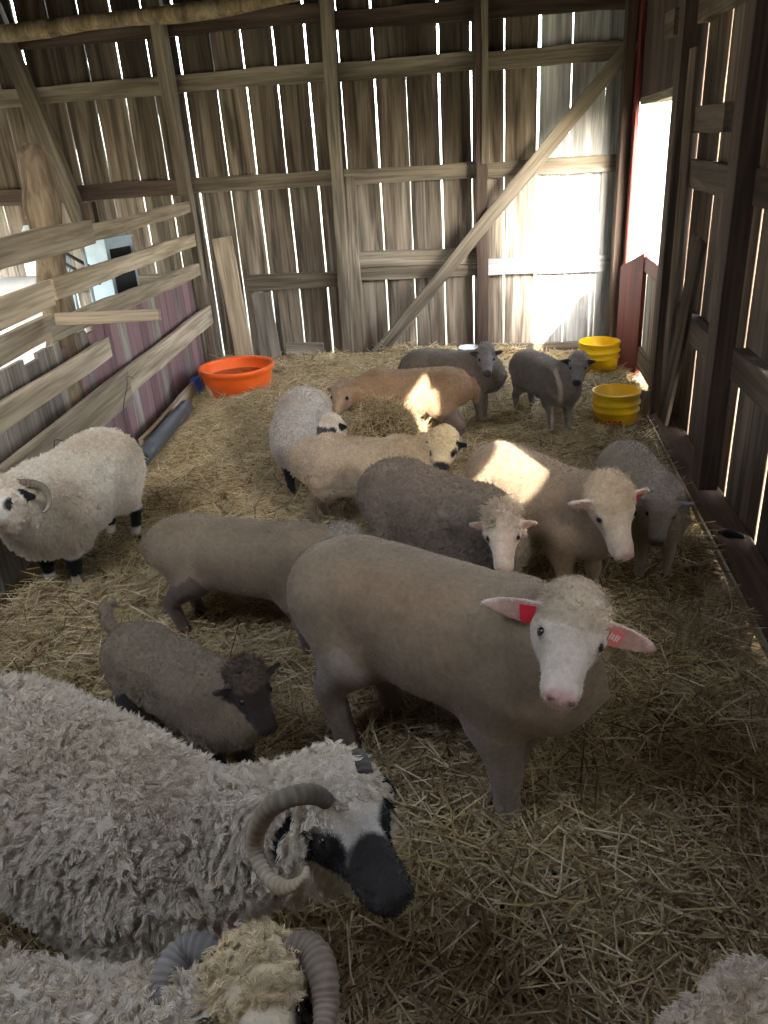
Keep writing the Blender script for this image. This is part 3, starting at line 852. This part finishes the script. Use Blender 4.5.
def horn_path(S, path, colA, colB, ridges=26, axis='sd'):
    """curled horn through (px, py, v, radius): each point lies at distance v from the middle of the head along `axis`"""
    ctl = []
    o = S['w2l'](CAM)
    for (px, py, v, r) in path:
        d = ray(px, py)@S['Rw']
        t = ((S['poll']+S[axis]*v*S['hsz']-o)@S[axis])/(d@S[axis])
        ctl.append((*(o+d*t), r*S['hsz']))
    ctl = np.array(ctl); P = np.vstack([2*ctl[0]-ctl[1], ctl, 2*ctl[-1]-ctl[-2]])
    pts, rr = [], []
    n = len(ctl)-1; m = 12
    for i in range(n):
        p0, p1, p2, p3 = P[i:i+4]
        for k in range(m):
            t = k/m
            q = .5*(2*p1+(p2-p0)*t+(2*p0-5*p1+4*p2-p3)*t*t+(3*p1-p0-3*p2+p3)*t**3)
            pts.append(q[:3]); rr.append(q[3])
    pts.append(ctl[-1][:3]); rr.append(ctl[-1][3])
    N_ = len(pts)
    rid = [sin(k/(N_-1)*ridges*2*pi) for k in range(N_)]
    V, F = tube(pts, [max(.003, r)*(1+.08*q) for r, q in zip(rr, rid)], 14)
    me = mesh('horn', V, F, True)
    cols = []
    for k in range(N_):
        t = k/(N_-1)
        cols += [tuple((np.array(colA)*(1-t)+np.array(colB)*t)*(.62+.38*(.5+.5*rid[k])))]*14
    set_color(me, np.array(cols))
    return link('horn', me, MAT['horn'], S['root'])
def horn(S, sg, r0, turns, drift, rad, start, colA, colB, tilt=0.0, phase=0.0, ridges=26):
    """curled horn: circle in the plane of the head side, drifting outwards; rad is its thickness at the root"""
    hp, hsz = S['hp'], S['hsz']
    n = 64; pts = []; rr = []
    for k in range(n+1):
        t = k/n; an = phase + turns*2*pi*t
        r = r0*(1-.38*t)
        u = start[0] + (-r*sin(an)); w = start[2] - r0 + r*cos(an)
        v = sg*(start[1]+drift*t + tilt*(1-math.exp(-7*t)))
        pts.append(hp(u, v, w)); rr.append(max(.004, rad*(1-.80*t**1.1))*hsz*(1+.07*sin(k/n*ridges*2*pi)))
    V, F = tube(pts, rr, 14)
    me = mesh('horn', V, F, True)
    cols = []
    for k in range(n+1):
        t = k/n; ri = .5+.5*sin(k/n*ridges*2*pi)
        for _ in range(14): cols.append(tuple(np.array(colA)*(1-t)*(.55+.45*ri)+np.array(colB)*t*(.7+.3*ri)))
    set_color(me, np.array(cols))
    return link('horn', me, MAT['horn'], S['root'])

G1 = lin((168, 158, 146)); TAN = lin((172, 142, 112))
FL = dict(pad=.035, cap=1.0, lump=.010, lscale=14, coat=CREAM, face=WHITE, leg=WHITE, capc=CREAM, nt=1.1, dirt=lin((190, 165, 130)), dirtiness=.45)
SH = dict(clumps=9000, per=2, wl=.011, crad=.004, wr=.0006, curl=.001, droop=.15, spread=.5, lump=.003, lfh=1.7, caplump=.006)
def spec(*ds, **kw):
    out = {}
    for d in ds: out.update(d)
    out.update(kw); return out
SPECS = [
 spec(FL, id='s1', dirtiness=0.35, dirt=lin((168, 138, 104)), lscale=26, lump=0.013, fl=0.009, fur=14000, npad=0.35, nt=0.72, spots=((.115, .062, -.045, .046, BLACK), (.165, .05, -.06, .03, lin((60, 57, 56))), (.19, .0, -.02, .06, lin((64, 60, 58)))), x=-0.84, y=1.07, hd=-24, s=0.82, L=1.02, seed=1, poll=(326, 772), nose=(402, 893), ideal=(.16, 0, .10), hs=1.22, vox=0.0075, woolhead=0.09, pad=0.035,
      clumps=16000, per=10, wl=0.027, crad=0.01, wr=0.0007, curl=0.004, droop=0.3, spread=.45, earc=BLACK, ear=(.1, -.9), face=lin((214, 208, 196)),
      muzz=lin((52, 50, 50)), muzz0=0.18,
      label='horned ram with thick cream fleece, black muzzle and a curled ridged horn'),
 spec(FL, id='s2', lscale=26, lump=0.013, fur=10000, pd=0.0, x=-0.76, y=0.57, hd=-3, s=0.78, L=1.0, seed=2, poll=(250, 956), nose=(262, 1100), ideal=(.18, 0, .08), hs=1.15, vox=.009, woolhead=0.12, pad=0.022,
      clumps=11000, per=10, wl=0.026, crad=0.01, wr=0.0007, curl=0.004, droop=.3, spread=.5, earc=BLACK, ear=(.1, -.5),
      muzz=BLACK, muzz0=.2, spots=((.10, .062, -.04, .036, BLACK),), capc=lin((222, 205, 170)), face=lin((222, 205, 175)),
      label='cream fleeced sheep with wide grey horns and black eye patches beside the curled-horn ram'),
 spec(FL, id='s3', lscale=26, lump=0.012, x=0.42, y=0.33, hd=-80, s=0.88, L=1.0, seed=3, poll=(1050, 1500), nose=(1150, 1700), ideal=(.2, 0, .02), vox=.011, pad=0.04,
      clumps=9000, per=10, wl=0.02, crad=0.01, wr=0.0007, curl=0.004, droop=.25, coat=lin((214, 200, 182)), spread=.5,
      label='pale woolly sheep seen only as a rounded rump on the dark straw'),
 spec(FL, id='s4', lscale=26, lump=0.008, fur=5000, pd=-0.22, x=-1.78, y=2.78, hd=-97, s=0.76, L=1.0, gw=1.02, seed=4, poll=(10, 482), nose=(-30, 517), ideal=(.14, -.10, .08), hs=1.08, vox=.010, woolhead=.09, pad=0.03, belly=0.0,
      clumps=11000, per=7, wl=0.022, crad=0.01, wr=0.0008, curl=.004, droop=.35, spread=.45, coat=lin((232, 226, 212)),
      earc=BLACK, muzz=BLACK, muzz0=.17, spots=((.10, .06, -.04, .035, BLACK),), legbands=((.17, .055, BLACK), (.03, .045, BLACK)), woolleg=.26,
      label='white fleeced sheep with black knees standing against the plank fence'),
 spec(SH, id='s5', fl=0.007, fur=16000, pd=-0.06, x=-0.16, y=1.69, hd=-27, s=.94, L=1.0, gw=1.02, seed=5, poll=(579, 593), nose=(565, 695), roll=-14, ideal=(.14, -.03, .14), hs=1.06, vox=0.0058, lt=1.25,
      coat=lin((146, 130, 108)), capc=lin((186, 172, 150)), cap=.7, face=lin((206, 194, 180)), leg=lin((150, 136, 122)), earc=lin((214, 198, 186)), earin=lin((198, 164, 150)), muzz=PINK, ear=(.12, -.35), el=0.135,
      dirt=lin((140, 112, 88)), dirtiness=.55, clumps=16000, per=2, wl=.008, wr=.0005, bend=-.10, ff=((-.06, .0), (.0, .0)), hf=((.06, .03), (.05, -.02)),
      label='large shorn sheep with white face and red tags in both ears'),
 spec(SH, id='s6', fur=6000, x=-0.875, y=1.65, hd=-30, s=.58, L=1.1, seed=6, poll=(246, 668), nose=(276, 735), ideal=(.15, 0, .06), hs=1.2, vox=.0075, lt=1.2, cap=.4,
      coat=lin((134, 120, 102)), capc=lin((74, 62, 55)), face=lin((56, 47, 42)), leg=lin((44, 38, 36)), earc=lin((66, 56, 50)), muzz=lin((30, 26, 25)), ear=(.15, -.1), 
      tail=((-.46, 0, .60), (-.52, 0, .66), (-.57, .04, .70), (-.60, .1, .68)), label='small brown lamb with dark face and raised tail looking down'),
 spec(SH, id='s7', x=-0.87, y=2.29, hd=-9, s=.68, L=1.22, gw=1.05, seed=7, poll=(345, 528), nose=(390, 560), ideal=(.2, .05, .06), hs=1.0, vox=.009, lt=1.15,
      coat=lin((146, 131, 110)), capc=lin((170, 166, 162)), face=lin((160, 150, 140)), leg=lin((96, 82, 72)),
      label='shorn greyish brown sheep with its head hidden behind the big tagged sheep'),
 spec(SH, id='s8', fur=6000, pd=-0.13, x=-0.22, y=2.52, hd=-40, s=0.78, L=1.0, gw=1.02, seed=8, poll=(502, 511), nose=(504, 573), roll=3, ideal=(.16, 0, .05), hs=.98, vox=.008, lump=.008, lscale=40,
      coat=lin((140, 128, 116)), capc=lin((190, 176, 158)), cap=.5, face=lin((206, 188, 172)), earc=lin((208, 186, 170)), earin=lin((204, 164, 148)), muzz=PINK, ear=(.1, -.25), 
      clumps=9000, per=4, wl=.016, crad=.006, wr=.0008, curl=.003, label='dark grey curly fleeced sheep with pale pinkish face and no tags'),
 spec(FL, id='s9', fur=4000, pd=-0.09, dirtiness=0.6, leg=lin((170, 150, 124)), x=-0.61, y=3.16, hd=-10, s=0.64, L=1.05, seed=9, poll=(443, 434), nose=(438, 478), ideal=(.14, 0, .06), hs=1.18, vox=.009, woolhead=.10, pad=0.012,
      clumps=8000, per=7, wl=0.014, crad=0.007, wr=.0009, curl=.003, droop=.2, coat=lin((206, 190, 166)), capc=lin((236, 220, 180)), face=lin((226, 206, 166)),
      earc=BLACK, muzz=lin((44, 42, 42)), muzz0=.15, spots=((.095, .06, -.035, .032, BLACK),), ear=(.1, -.4), 
      label='white fleeced lamb with black nose, black eye patches and black ears'),
 spec(FL, id='s10', fur=3000, pd=-0.04, x=-1.03, y=3.71, hd=-84, s=0.66, L=1.0, gw=1.0, seed=10, poll=(331, 418), nose=(316, 440), far=False, ideal=(.10, .12, -.02), hs=1.0, vox=.010, woolhead=.08, pad=0.018,
      clumps=8000, per=7, wl=0.015, crad=0.007, wr=.0009, curl=.003, droop=.3, coat=lin((208, 204, 198)), face=lin((80, 76, 76)), earc=BLACK, leg=BLACK, muzz=BLACK, muzz0=.15,
      label='white fleeced sheep with black legs and dark face turned aside'),
 spec(SH, id='s11', pd=-0.06, x=-0.52, y=4.20, hd=184, s=.70, L=1.05, seed=11, poll=(343, 384), nose=(331, 412), ideal=(.16, 0, .05), hs=1.15, vox=.010, coat=TAN, capc=lin((186, 168, 146)), face=lin((176, 150, 124)), leg=lin((140, 124, 112)),
      ear=(.5, -.2), dirt=lin((150, 112, 80)), label='tan shorn sheep facing the fence with a sunlit patch on its flank'),
 spec(SH, id='s12', pd=-0.1, x=-.30, y=4.72, hd=-14, s=.66, L=1.05, seed=12, poll=(486, 347), nose=(488, 374), ideal=(.10, 0, .12), hs=1.08, vox=.009, coat=lin((136, 125, 112)), capc=lin((160, 154, 152)), face=lin((150, 144, 144)), leg=lin((128, 118, 106)),
      earc=lin((84, 74, 72)), muzz=lin((86, 78, 78)), muzz0=.205, ear=(.1, .12), label='grey shorn sheep in front of the back wall facing the pen'),
 spec(SH, id='s13', pd=-0.03, x=.245, y=4.60, hd=-62, s=.62, L=1.1, seed=13, poll=(579, 355), nose=(576, 383), ideal=(.12, .02, .12), hs=1.12, vox=.009, coat=lin((136, 126, 114)), capc=lin((170, 164, 160)), face=lin((150, 144, 142)), leg=lin((124, 115, 105)),
      earc=lin((66, 58, 58)), muzz=lin((60, 54, 54)), muzz0=.21, ear=(.1, .0), label='grey shorn sheep with dark ears standing beside the yellow buckets'),
 spec(SH, id='s14', fur=6000, pd=-0.13, x=0.15, y=2.72, hd=-50, s=0.75, L=1.08, gw=1.08, seed=14, poll=(612, 484), nose=(634, 577), roll=8, ideal=(.15, .0, .08), hs=1.3, vox=.008, coat=lin((174, 152, 126)), capc=lin((196, 180, 154)), cap=.7, face=lin((212, 196, 176)),
      earc=lin((214, 196, 182)), earin=lin((200, 166, 150)), muzz=PINK, ear=(.15, -.3), label='big shorn sheep with sunlit back and one red ear tag'),
 spec(SH, id='s15', gw=0.95, fur=4000, pd=-0.09, x=0.545, y=2.92, hd=-80, s=0.64, L=1.08, seed=15, poll=(664, 492), nose=(656, 551), roll=-8, ideal=(.15, .03, .06), hs=1.18, vox=.0085, coat=lin((172, 160, 142)), capc=lin((168, 160, 150)), face=lin((150, 144, 136)),
      earc=lin((150, 146, 142)), muzz=lin((60, 56, 56)), muzz0=.215, ear=(.1, -.15), tail=((-.475, 0, .58), (-.52, .06, .52), (-.53, .12, .44)), label='grey shorn sheep standing closest to the long plank at the right wall'),
]
SHEEP = {}
for sp in SPECS:
    SHEEP[sp['id']] = build_sheep(sp)
S = SHEEP['s5']; ear_tag(S, -1, MAT['tagred'], ear=(.12, -.35), u=.5, text=False); ear_tag(S, 1, MAT['tagpink'], ear=(.12, -.35), u=.5)
S = SHEEP['s14']; ear_tag(S, 1, MAT['tagred'], ear=(.15, -.3), text=False, u=.4)
S = SHEEP['s15']; ear_tag(S, 1, MAT['tagblue'], ear=(.1, -.15), text=False, size=.012)
HA, HB = lin((120, 112, 98)), lin((186, 172, 150))
S = SHEEP['s1']
horn_path(S, [(332, 806, .0, .013), (316, 795, -.07, .0145), (290, 797, -.12, .0150), (266, 812, -.15, .0150), (255, 842, -.168, .0140), (264, 872, -.172, .012), (284, 887, -.165, .010), (303, 880, -.150, .007), (307, 866, -.140, .0035)], lin((88, 84, 78)), lin((196, 178, 150)), 34)
horn(S, 1, .06, .9, .0, .016, (.03, .05, .015), lin((96, 92, 86)), HB, tilt=.02, phase=-.3)
S = SHEEP['s2']
horn_path(S, [(222, 966, -.02, .026), (204, 952, .0, .028), (184, 954, .0, .027), (169, 974, -.01, .025), (164, 1002, -.03, .022), (170, 1032, -.04, .018), (185, 1052, -.03, .010)], lin((120, 116, 112)), lin((160, 150, 138)), 22, 'nn')
horn_path(S, [(282, 960, -.02, .024), (300, 950, .0, .026), (315, 957, .0, .025), (324, 980, -.01, .022), (326, 1007, -.03, .019), (322, 1034, -.04, .014), (312, 1050, -.03, .008)], lin((124, 112, 100)), lin((170, 150, 128)), 22, 'nn')
S = SHEEP['s4']
for sg in (1, -1): horn(S, sg, .075, .6, .03, .022, (.02, .02, .0), lin((118, 104, 88)), HB, tilt=.10)

# ------------------------------------------------------------------ straw
def straw(name, n, region, rng, lmin=.05, lmax=.2, zmax=.03, tilt=.22, wid=(.0012, .0024), hfun=floor_h, pal=None, dens=None):
    x0, x1, y0, y1 = region
    xy = rng.random((n, 2))*[x1-x0, y1-y0]+[x0, y0]
    if dens is not None:
        xy = xy[rng.random(n) < dens(xy[:, 0], xy[:, 1])]; n = len(xy)
    th = rng.random(n)*2*pi
    ln = lmin + (lmax-lmin)*rng.random(n)**1.8
    el = rng.normal(0, tilt, n)
    d = np.stack([np.cos(th)*np.cos(el), np.sin(th)*np.cos(el), np.sin(el)], 1)
    layer = rng.random(n)
    c = np.stack([xy[:, 0], xy[:, 1], hfun(xy[:, 0], xy[:, 1])+layer*zmax + np.abs(np.sin(el))*ln*.35], 1)
    sidev = np.stack([-np.sin(th), np.cos(th), np.zeros(n)], 1); upv = np.cross(d, sidev)*-1
    w = rng.uniform(*wid, n)
    bendv = (sidev*rng.normal(0, .10, n)[:, None] + upv*rng.normal(-.02, .07, n)[:, None])*ln[:, None]
    V = np.zeros((n, 9, 3))
    for k, t in enumerate((-.5, 0, .5)):
        p = c + d*(ln*t)[:, None] + bendv*(1-4*t*t)*.5
        V[:, k*3+0] = p + sidev*w[:, None]; V[:, k*3+1] = p - sidev*w[:, None]; V[:, k*3+2] = p + np.array([0, 0, 1.0])*(w*1.2)[:, None]
    base = (np.arange(n)*9)[:, None]
    q = []
    for k in range(2):
        for (a, b) in ((0, 2), (2, 1)):
            q.append([k*3+a, k*3+b, (k+1)*3+b, (k+1)*3+a])
    F = (base[:, None, :]+np.array(q)[None]).reshape(-1, 4)
    me = big_mesh(name, V.reshape(-1, 3), F, smooth=False)
    pal = np.array(pal if pal is not None else [lin(c) for c in ((196, 177, 136), (178, 155, 110), (216, 202, 166), (150, 124, 84), (120, 96, 64), (170, 155, 122))])
    pw = xy_weights(xy, rng)
    u = rng.random(n)
    cum = np.cumsum(pw, 1); ci = (u[:, None] > cum).sum(1).clip(0, len(pal)-1)
    Cc = pal[ci]*rng.uniform(.75, 1.12, (n, 1))
    set_color(me, np.repeat(Cc, 9, axis=0))
    o = link(name, me, MAT['straw'])
    return o
def xy_weights(xy, rng):
    """fresh pale straw by the tub and the back wall, trampled brown straw elsewhere"""
    x, y = xy[:, 0], xy[:, 1]
    fresh = np.clip(1.1*np.exp(-(((x+1.5)/1.1)**2+((y-5.2)/1.5)**2)) + .6*np.exp(-((y-6.0)/.8)**2) + .25*np.sin(x*2.3+1)*np.sin(y*1.7) + .25, 0, 1)
    rust = np.clip(np.exp(-(((x-.75)/.35)**2+((y-2.2)/1.9)**2)) + .7*np.exp(-(((x-.6)/.4)**2+((y-1.1)/.5)**2)), 0, 1)*.8
    base = np.stack([.20+.2*fresh, .22+.05*fresh, .06+.30*fresh, .20-.15*fresh+.22*rust, .16-.14*fresh+.10*rust, .12+.06*fresh-.08*rust], 1)
    base = np.clip(base, .01, None)
    return base/base.sum(1, keepdims=True)
srng = np.random.default_rng(3)
def vis(x, y):
    return ((x > -2.38+.11*(6.4-y)) & (x < np.where(y < 4.9, .825, .90)) & (y < 6.36)).astype(float)
def vis_far(x, y):
    return vis(x, y)*((x < .86) | (y > 4.9))
bed = straw('straw_bedding', 62000, (-2.45, .93, 2.6, 6.40), srng, .06, .22, .030, dens=vis, wid=(.0018, .0034))
tag(bed, 'loose straw bedding spread over the back of the pen floor', 'straw', kind='stuff')
bed2 = straw('straw_bedding', 62000, (-2.1, .95, .35, 2.6), srng, .06, .24, .032, dens=vis, wid=(.0013, .0026))
tag(bed2, 'trampled brownish straw bedding under the nearer sheep', 'straw', kind='stuff')

# loose heap of hay in front of the tan sheep
def heap_h(x, y):
    return floor_h(x, y) + .33*np.exp(-(((x+.62)/.27)**2+((y-3.92)/.13)**2)**1.3)
hp_d = lambda x, y: (np.exp(-(((x+.62)/.27)**2+((y-3.92)/.13)**2)) > .22).astype(float)
gx = np.linspace(-1.02, -.22, 40); gy = np.linspace(3.7, 4.14, 26)
X, Y = np.meshgrid(gx, gy, indexing='ij')
Vh = np.stack([X, Y, heap_h(X, Y)-.02], -1).reshape(-1, 3)
ii = np.arange(len(gx)*len(gy)).reshape(len(gx), len(gy))
Fh = np.stack([ii[:-1, :-1], ii[1:, :-1], ii[1:, 1:], ii[:-1, 1:]], -1).reshape(-1, 4)
heap = tag(empty('hay_heap', (0, 0, 0)), 'loose heap of pale hay in front of the tan shorn sheep', 'hay', kind='stuff')
link('heap_core', big_mesh('heap_core', Vh, Fh), MAT['soil'], heap)
hs_ = straw('hay_stalks', 9000, (-1.0, -.25, 3.7, 4.14), srng, .04, .14, .03, tilt=.5, hfun=heap_h, dens=hp_d, wid=(.0010, .0018)); hs_.parent = heap

# ------------------------------------------------------------------ buckets, tub and odds and ends
def bucket(loc, label, R=.148, Hh=.30, rot=0.0, letters=False):
    root = tag(empty('yellow_bucket', loc), label, 'bucket')
    root.rotation_euler = (0, 0, rot)
    r0 = R*.86
    prof = [(.001, .012), (r0-.006, .012), (R-.008, Hh-.002), (R-.004, Hh+.003), (R+.006, Hh), (R+.007, Hh-.012), (R+.001, Hh-.016), (R, Hh-.055), (R+.010, Hh-.060), (R+.010, Hh-.068), (R-.001, Hh-.072), (R-.003, Hh-.10), (R+.006, Hh-.104), (R+.006, Hh-.111), (R-.004, Hh-.115), (r0, 0), (.001, 0)]
    link('pail', lathe('pail', prof, 44), MAT['yellow'], root)
    hb = []
    for k in range(17):
        a = pi*k/16; hb.append(((R+.012)*cos(a), -(R+.014)*sin(a)*.96-.004, Hh-.085-.10*sin(a)))
    V, F = tube(hb, .003, 8); link('bail_handle', mesh('bail_handle', V, F, True), MAT['wire'], root)
    if letters:
        # worn red stencilled letters, cut off by the straw
        def patch(a0, a1, z0, z1):
            V = []; n = 4
            for i in range(n+1):
                an = a0+(a1-a0)*i/n
                for z in (z0, z1):
                    rr_ = r0 + (R-.004-r0)*z/(Hh-.115) + .0018
                    V.append((rr_*cos(an), rr_*sin(an), z))
            link('letter_stroke', mesh('letter_stroke', V, [(2*i, 2*i+2, 2*i+3, 2*i+1) for i in range(n)], True), MAT['redprint'], root)
        a = -1.95-.62; h0, h1 = .072, .122
        st = .055
        def vbar(a): patch(a, a+st, h0, h1)
        def hbar(a, w, z): patch(a, a+w, z, z+.011)
        vbar(a); hbar(a, .17, h0); a += .24                 # L
        vbar(a); a += .13                                    # I
        vbar(a); hbar(a, .17, h1-.011); hbar(a, .14, .094); a += .24     # F
        vbar(a); hbar(a, .17, h1-.011); hbar(a, .14, .094); hbar(a, .17, h0); a += .24   # E
        hbar(a, .16, h1-.011); hbar(a, .16, .094); hbar(a, .16, h0); patch(a, a+st, .096, h1); patch(a+.11, a+.165, h0, .096)   # S
    return root
bucket((.655, 4.58, -.04), 'yellow plastic bucket with worn red lettering beside the curb plank', R=.133, Hh=.27, rot=.2, letters=True)
bucket((.675, 5.70, -.01), 'yellow plastic bucket in the corner against the back wall', R=.140, Hh=.27, rot=.5)

tub = tag(empty('orange_tub', (-1.955, 5.46, .0)), 'wide orange rubber feed tub in the straw by the back wall', 'tub')
R = .265; Hh = .215
link('tub_body', lathe('tub_body', [(.001, .02), (R*.86-.01, .02), (R*.97, Hh-.02), (R-.012, Hh), (R+.012, Hh+.004), (R+.016, Hh-.008), (R+.010, Hh-.034), (R-.002, Hh-.040), (R-.008, Hh-.06), (R*.86, 0), (.001, 0)], 56), MAT['orange'], tub)
link('water', lathe('water', [(.001, .135), (R*.925, .135)], 40), MAT['water'], tub)
V = []
for i in range(7):
    an = -2.62 + .44*i/6
    for z in (.03, .115):
        rr_ = R*.86 + (R-.008-R*.86)*z/(Hh-.06)+.0015
        V.append((rr_*cos(an), rr_*sin(an), z - (.02 if i > 4 and z > .05 else 0)))
link('paper_label', mesh('paper_label', V, [(2*i, 2*i+2, 2*i+3, 2*i+1) for i in range(6)]), MAT['label'], tub)

# blue strap hanging over the kick board
p = Vector(at(183, 385, z=.09))
V = []
pr = [(-.05, .055), (-.02, .065), (.03, .06), (.045, .02), (.055, -.07)]
for (o_, z) in pr:
    for w in (-.06, .06) if z > 0 else (-.035, .03):
        V.append(fence_pt(1.02, .095+z*.9, .09+o_*.6)+Vector(FD)*w)
n = len(V); nv = Vector((.004, 0, .004)); V += [v-nv for v in V]
F = [(2*i, 2*i+1, 2*i+3, 2*i+2) for i in range(len(pr)-1)]
F += [tuple(n+k for k in f[::-1]) for f in F]
o = link('plastic_flap', mesh('plastic_flap', V, F), MAT['blue']); tag(o, 'bright blue plastic flap hooked over the low plank beside the orange tub', 'plastic flap')

# grey pipe lying at the foot of the fence
a0, a1 = fence_pt(1.55, .10, .16), fence_pt(2.55, .11, .17)
V, F = tube([a0.lerp(a1, k/6) for k in range(7)], .048, 18, caps=False)
Vi, Fi = tube([a0.lerp(a1, k/6) for k in range(7)], .042, 18, caps=False)
nV = len(V); F += [tuple(nV+k for k in f[::-1]) for f in Fi]; 
for e in (0, 6):
    for k in range(18):
        k2 = (k+1) % 18; q = (e*18+k, e*18+k2, nV+e*18+k2, nV+e*18+k); F.append(q if e == 6 else q[::-1])
o = link('drain_pipe', mesh('drain_pipe', V+Vi, F, True), MAT['pipe']); tag(o, 'dark grey plastic pipe lying at the foot of the plank fence', 'pipe')
# bits of bale wire hanging on the low rail
for j, (s0, z0) in enumerate(((2.35, .42), (3.35, .40))):
    pts = [fence_pt(s0+.10*sin(t*.5)+.03*t, z0+.10*cos(t)-.03*t, .105+.01*sin(3*t)) for t in np.linspace(-1.2, 3.6, 22)]
    V, F = tube(pts, .0025, 6)
    o = link('bale_wire', mesh('bale_wire', V, F, True), MAT['wire'])
    tag(o, 'rusty loop of bale wire hooked on the low fence rail ' + ('above the grey pipe' if j == 0 else 'behind the black-kneed sheep'), 'wire')

# things stored behind the fence
def sack(loc, size, label, seed, rz=0.0):
    r = random.Random(seed)
    nu, nv = 28, 14; V, F = [], []
    for j in range(nv+1):
        b = -pi/2+pi*j/nv
        for i in range(nu):
            an = 2*pi*i/nu
            ca, sa = cos(an), sin(an)
            q = (abs(ca)**.5*(1 if ca > 0 else -1), abs(sa)**.5*(1 if sa > 0 else -1))
            cb = max(cos(b), 0)**.35
            p = Vector((q[0]*size[0]/2*cb, q[1]*size[1]/2*cb, size[2]/2*sin(b)/(1 if abs(sin(b)) < .9 else 1)))
            p += Vector((noise.noise(p*7+Vector((seed, 0, 0))), noise.noise(p*7+Vector((0, seed, 0))), noise.noise(p*6+Vector((0, 0, seed)))))*.025
            V.append(p)
    for j in range(nv):
        for i in range(nu):
            i2 = (i+1) % nu; F.append((j*nu+i, j*nu+i2, (j+1)*nu+i2, (j+1)*nu+i))
    o = link('feed_sack', mesh('feed_sack', V, F, True), MAT['sack'], None, loc); o.rotation_euler = (0, 0, rz)
    return tag(o, label, 'sack')
sack((-2.95, 4.55, .52), (.62, .45, 1.02), 'big white woven feed sack standing behind the bark fence post', 3, .3)
sack((-3.62, 6.02, .62), (.24, .3, 1.22), 'tall pale sack leaning on the back wall under the orange cloth', 5, .1)
V, F = tube([Vector((-3.64, 6.0, 1.27)), Vector((-3.60, 5.98, 1.31)), Vector((-3.56, 6.0, 1.27)), Vector((-3.60, 5.99, 1.23))], [.035, .05, .045, .02], 10)
o = link('orange_cloth', mesh('orange_cloth', [v + Vector((noise.noise(v*30), 0, noise.noise(v*31)))*.02 for v in V], F, True), MAT['cap']); tag(o, 'small orange cloth draped on the pale sack by the back wall', 'cloth')
# pale metal cabinet with a dark front, behind the rails
cab = tag(empty('metal_cabinet', (-2.80, 5.55, 0)), 'light blue grey metal cabinet with black front behind the fence rails', 'cabinet')
cab.rotation_euler = (0, 0, radians(-20))
box_obj('body', (-.15, -.10, 0), (.06, .16, 1.13), MAT['tin'], cab); box_obj('front_panel', (.06, -.07, .1), (.066, .13, 1.07), MAT['black'], cab)
box_obj('lid', (-.16, -.11, 1.13), (.07, .17, 1.145), MAT['tin'], cab)
rk = tag(empty('metal_stand', (-2.78, 5.05, 0)), 'dark folded metal stand leaning between the sack and the pale cabinet', 'stand')
for k, (q0, q1) in enumerate((((-.2, .1, 1.12), (.12, -.02, .98)), ((-.2, .1, 1.04), (.12, -.02, .90)), ((.02, 0, 0), (.04, 0, 1.1)), ((-.16, .1, 0), (-.14, .1, 1.1)))):
    V, F = tube([Vector(q0), Vector(q0).lerp(Vector(q1), .5), Vector(q1)], .012, 8); link('bar', mesh('bar', V, F, True), MAT['tin' if k > 1 else 'black'], rk)
# white pail behind the grey sheep at the back wall
pail = tag(empty('white_pail', (-.27, 6.0, 0)), 'small white pail at the back wall behind the grey sheep', 'pail')
link('pail_body', lathe('pail_body', [(.001, .0), (.055, .0), (.07, .17), (.075, .175), (.075, .16), (.068, .16), (.052, .01), (.001, .012)], 32), MAT['white'], pail)
# black rubber scrap on the curb
V, F = tube([Vector((.885, 3.02, .085)), Vector((.905, 2.98, .10)), Vector((.925, 2.96, .105)), Vector((.95, 2.93, .11))], [.014, .022, .017, .010], 10)
o = link('rubber_scrap', mesh('rubber_scrap', V, F, True), MAT['black']); tag(o, 'black rubber scrap lying on the plank at the foot of the right wall', 'scrap')
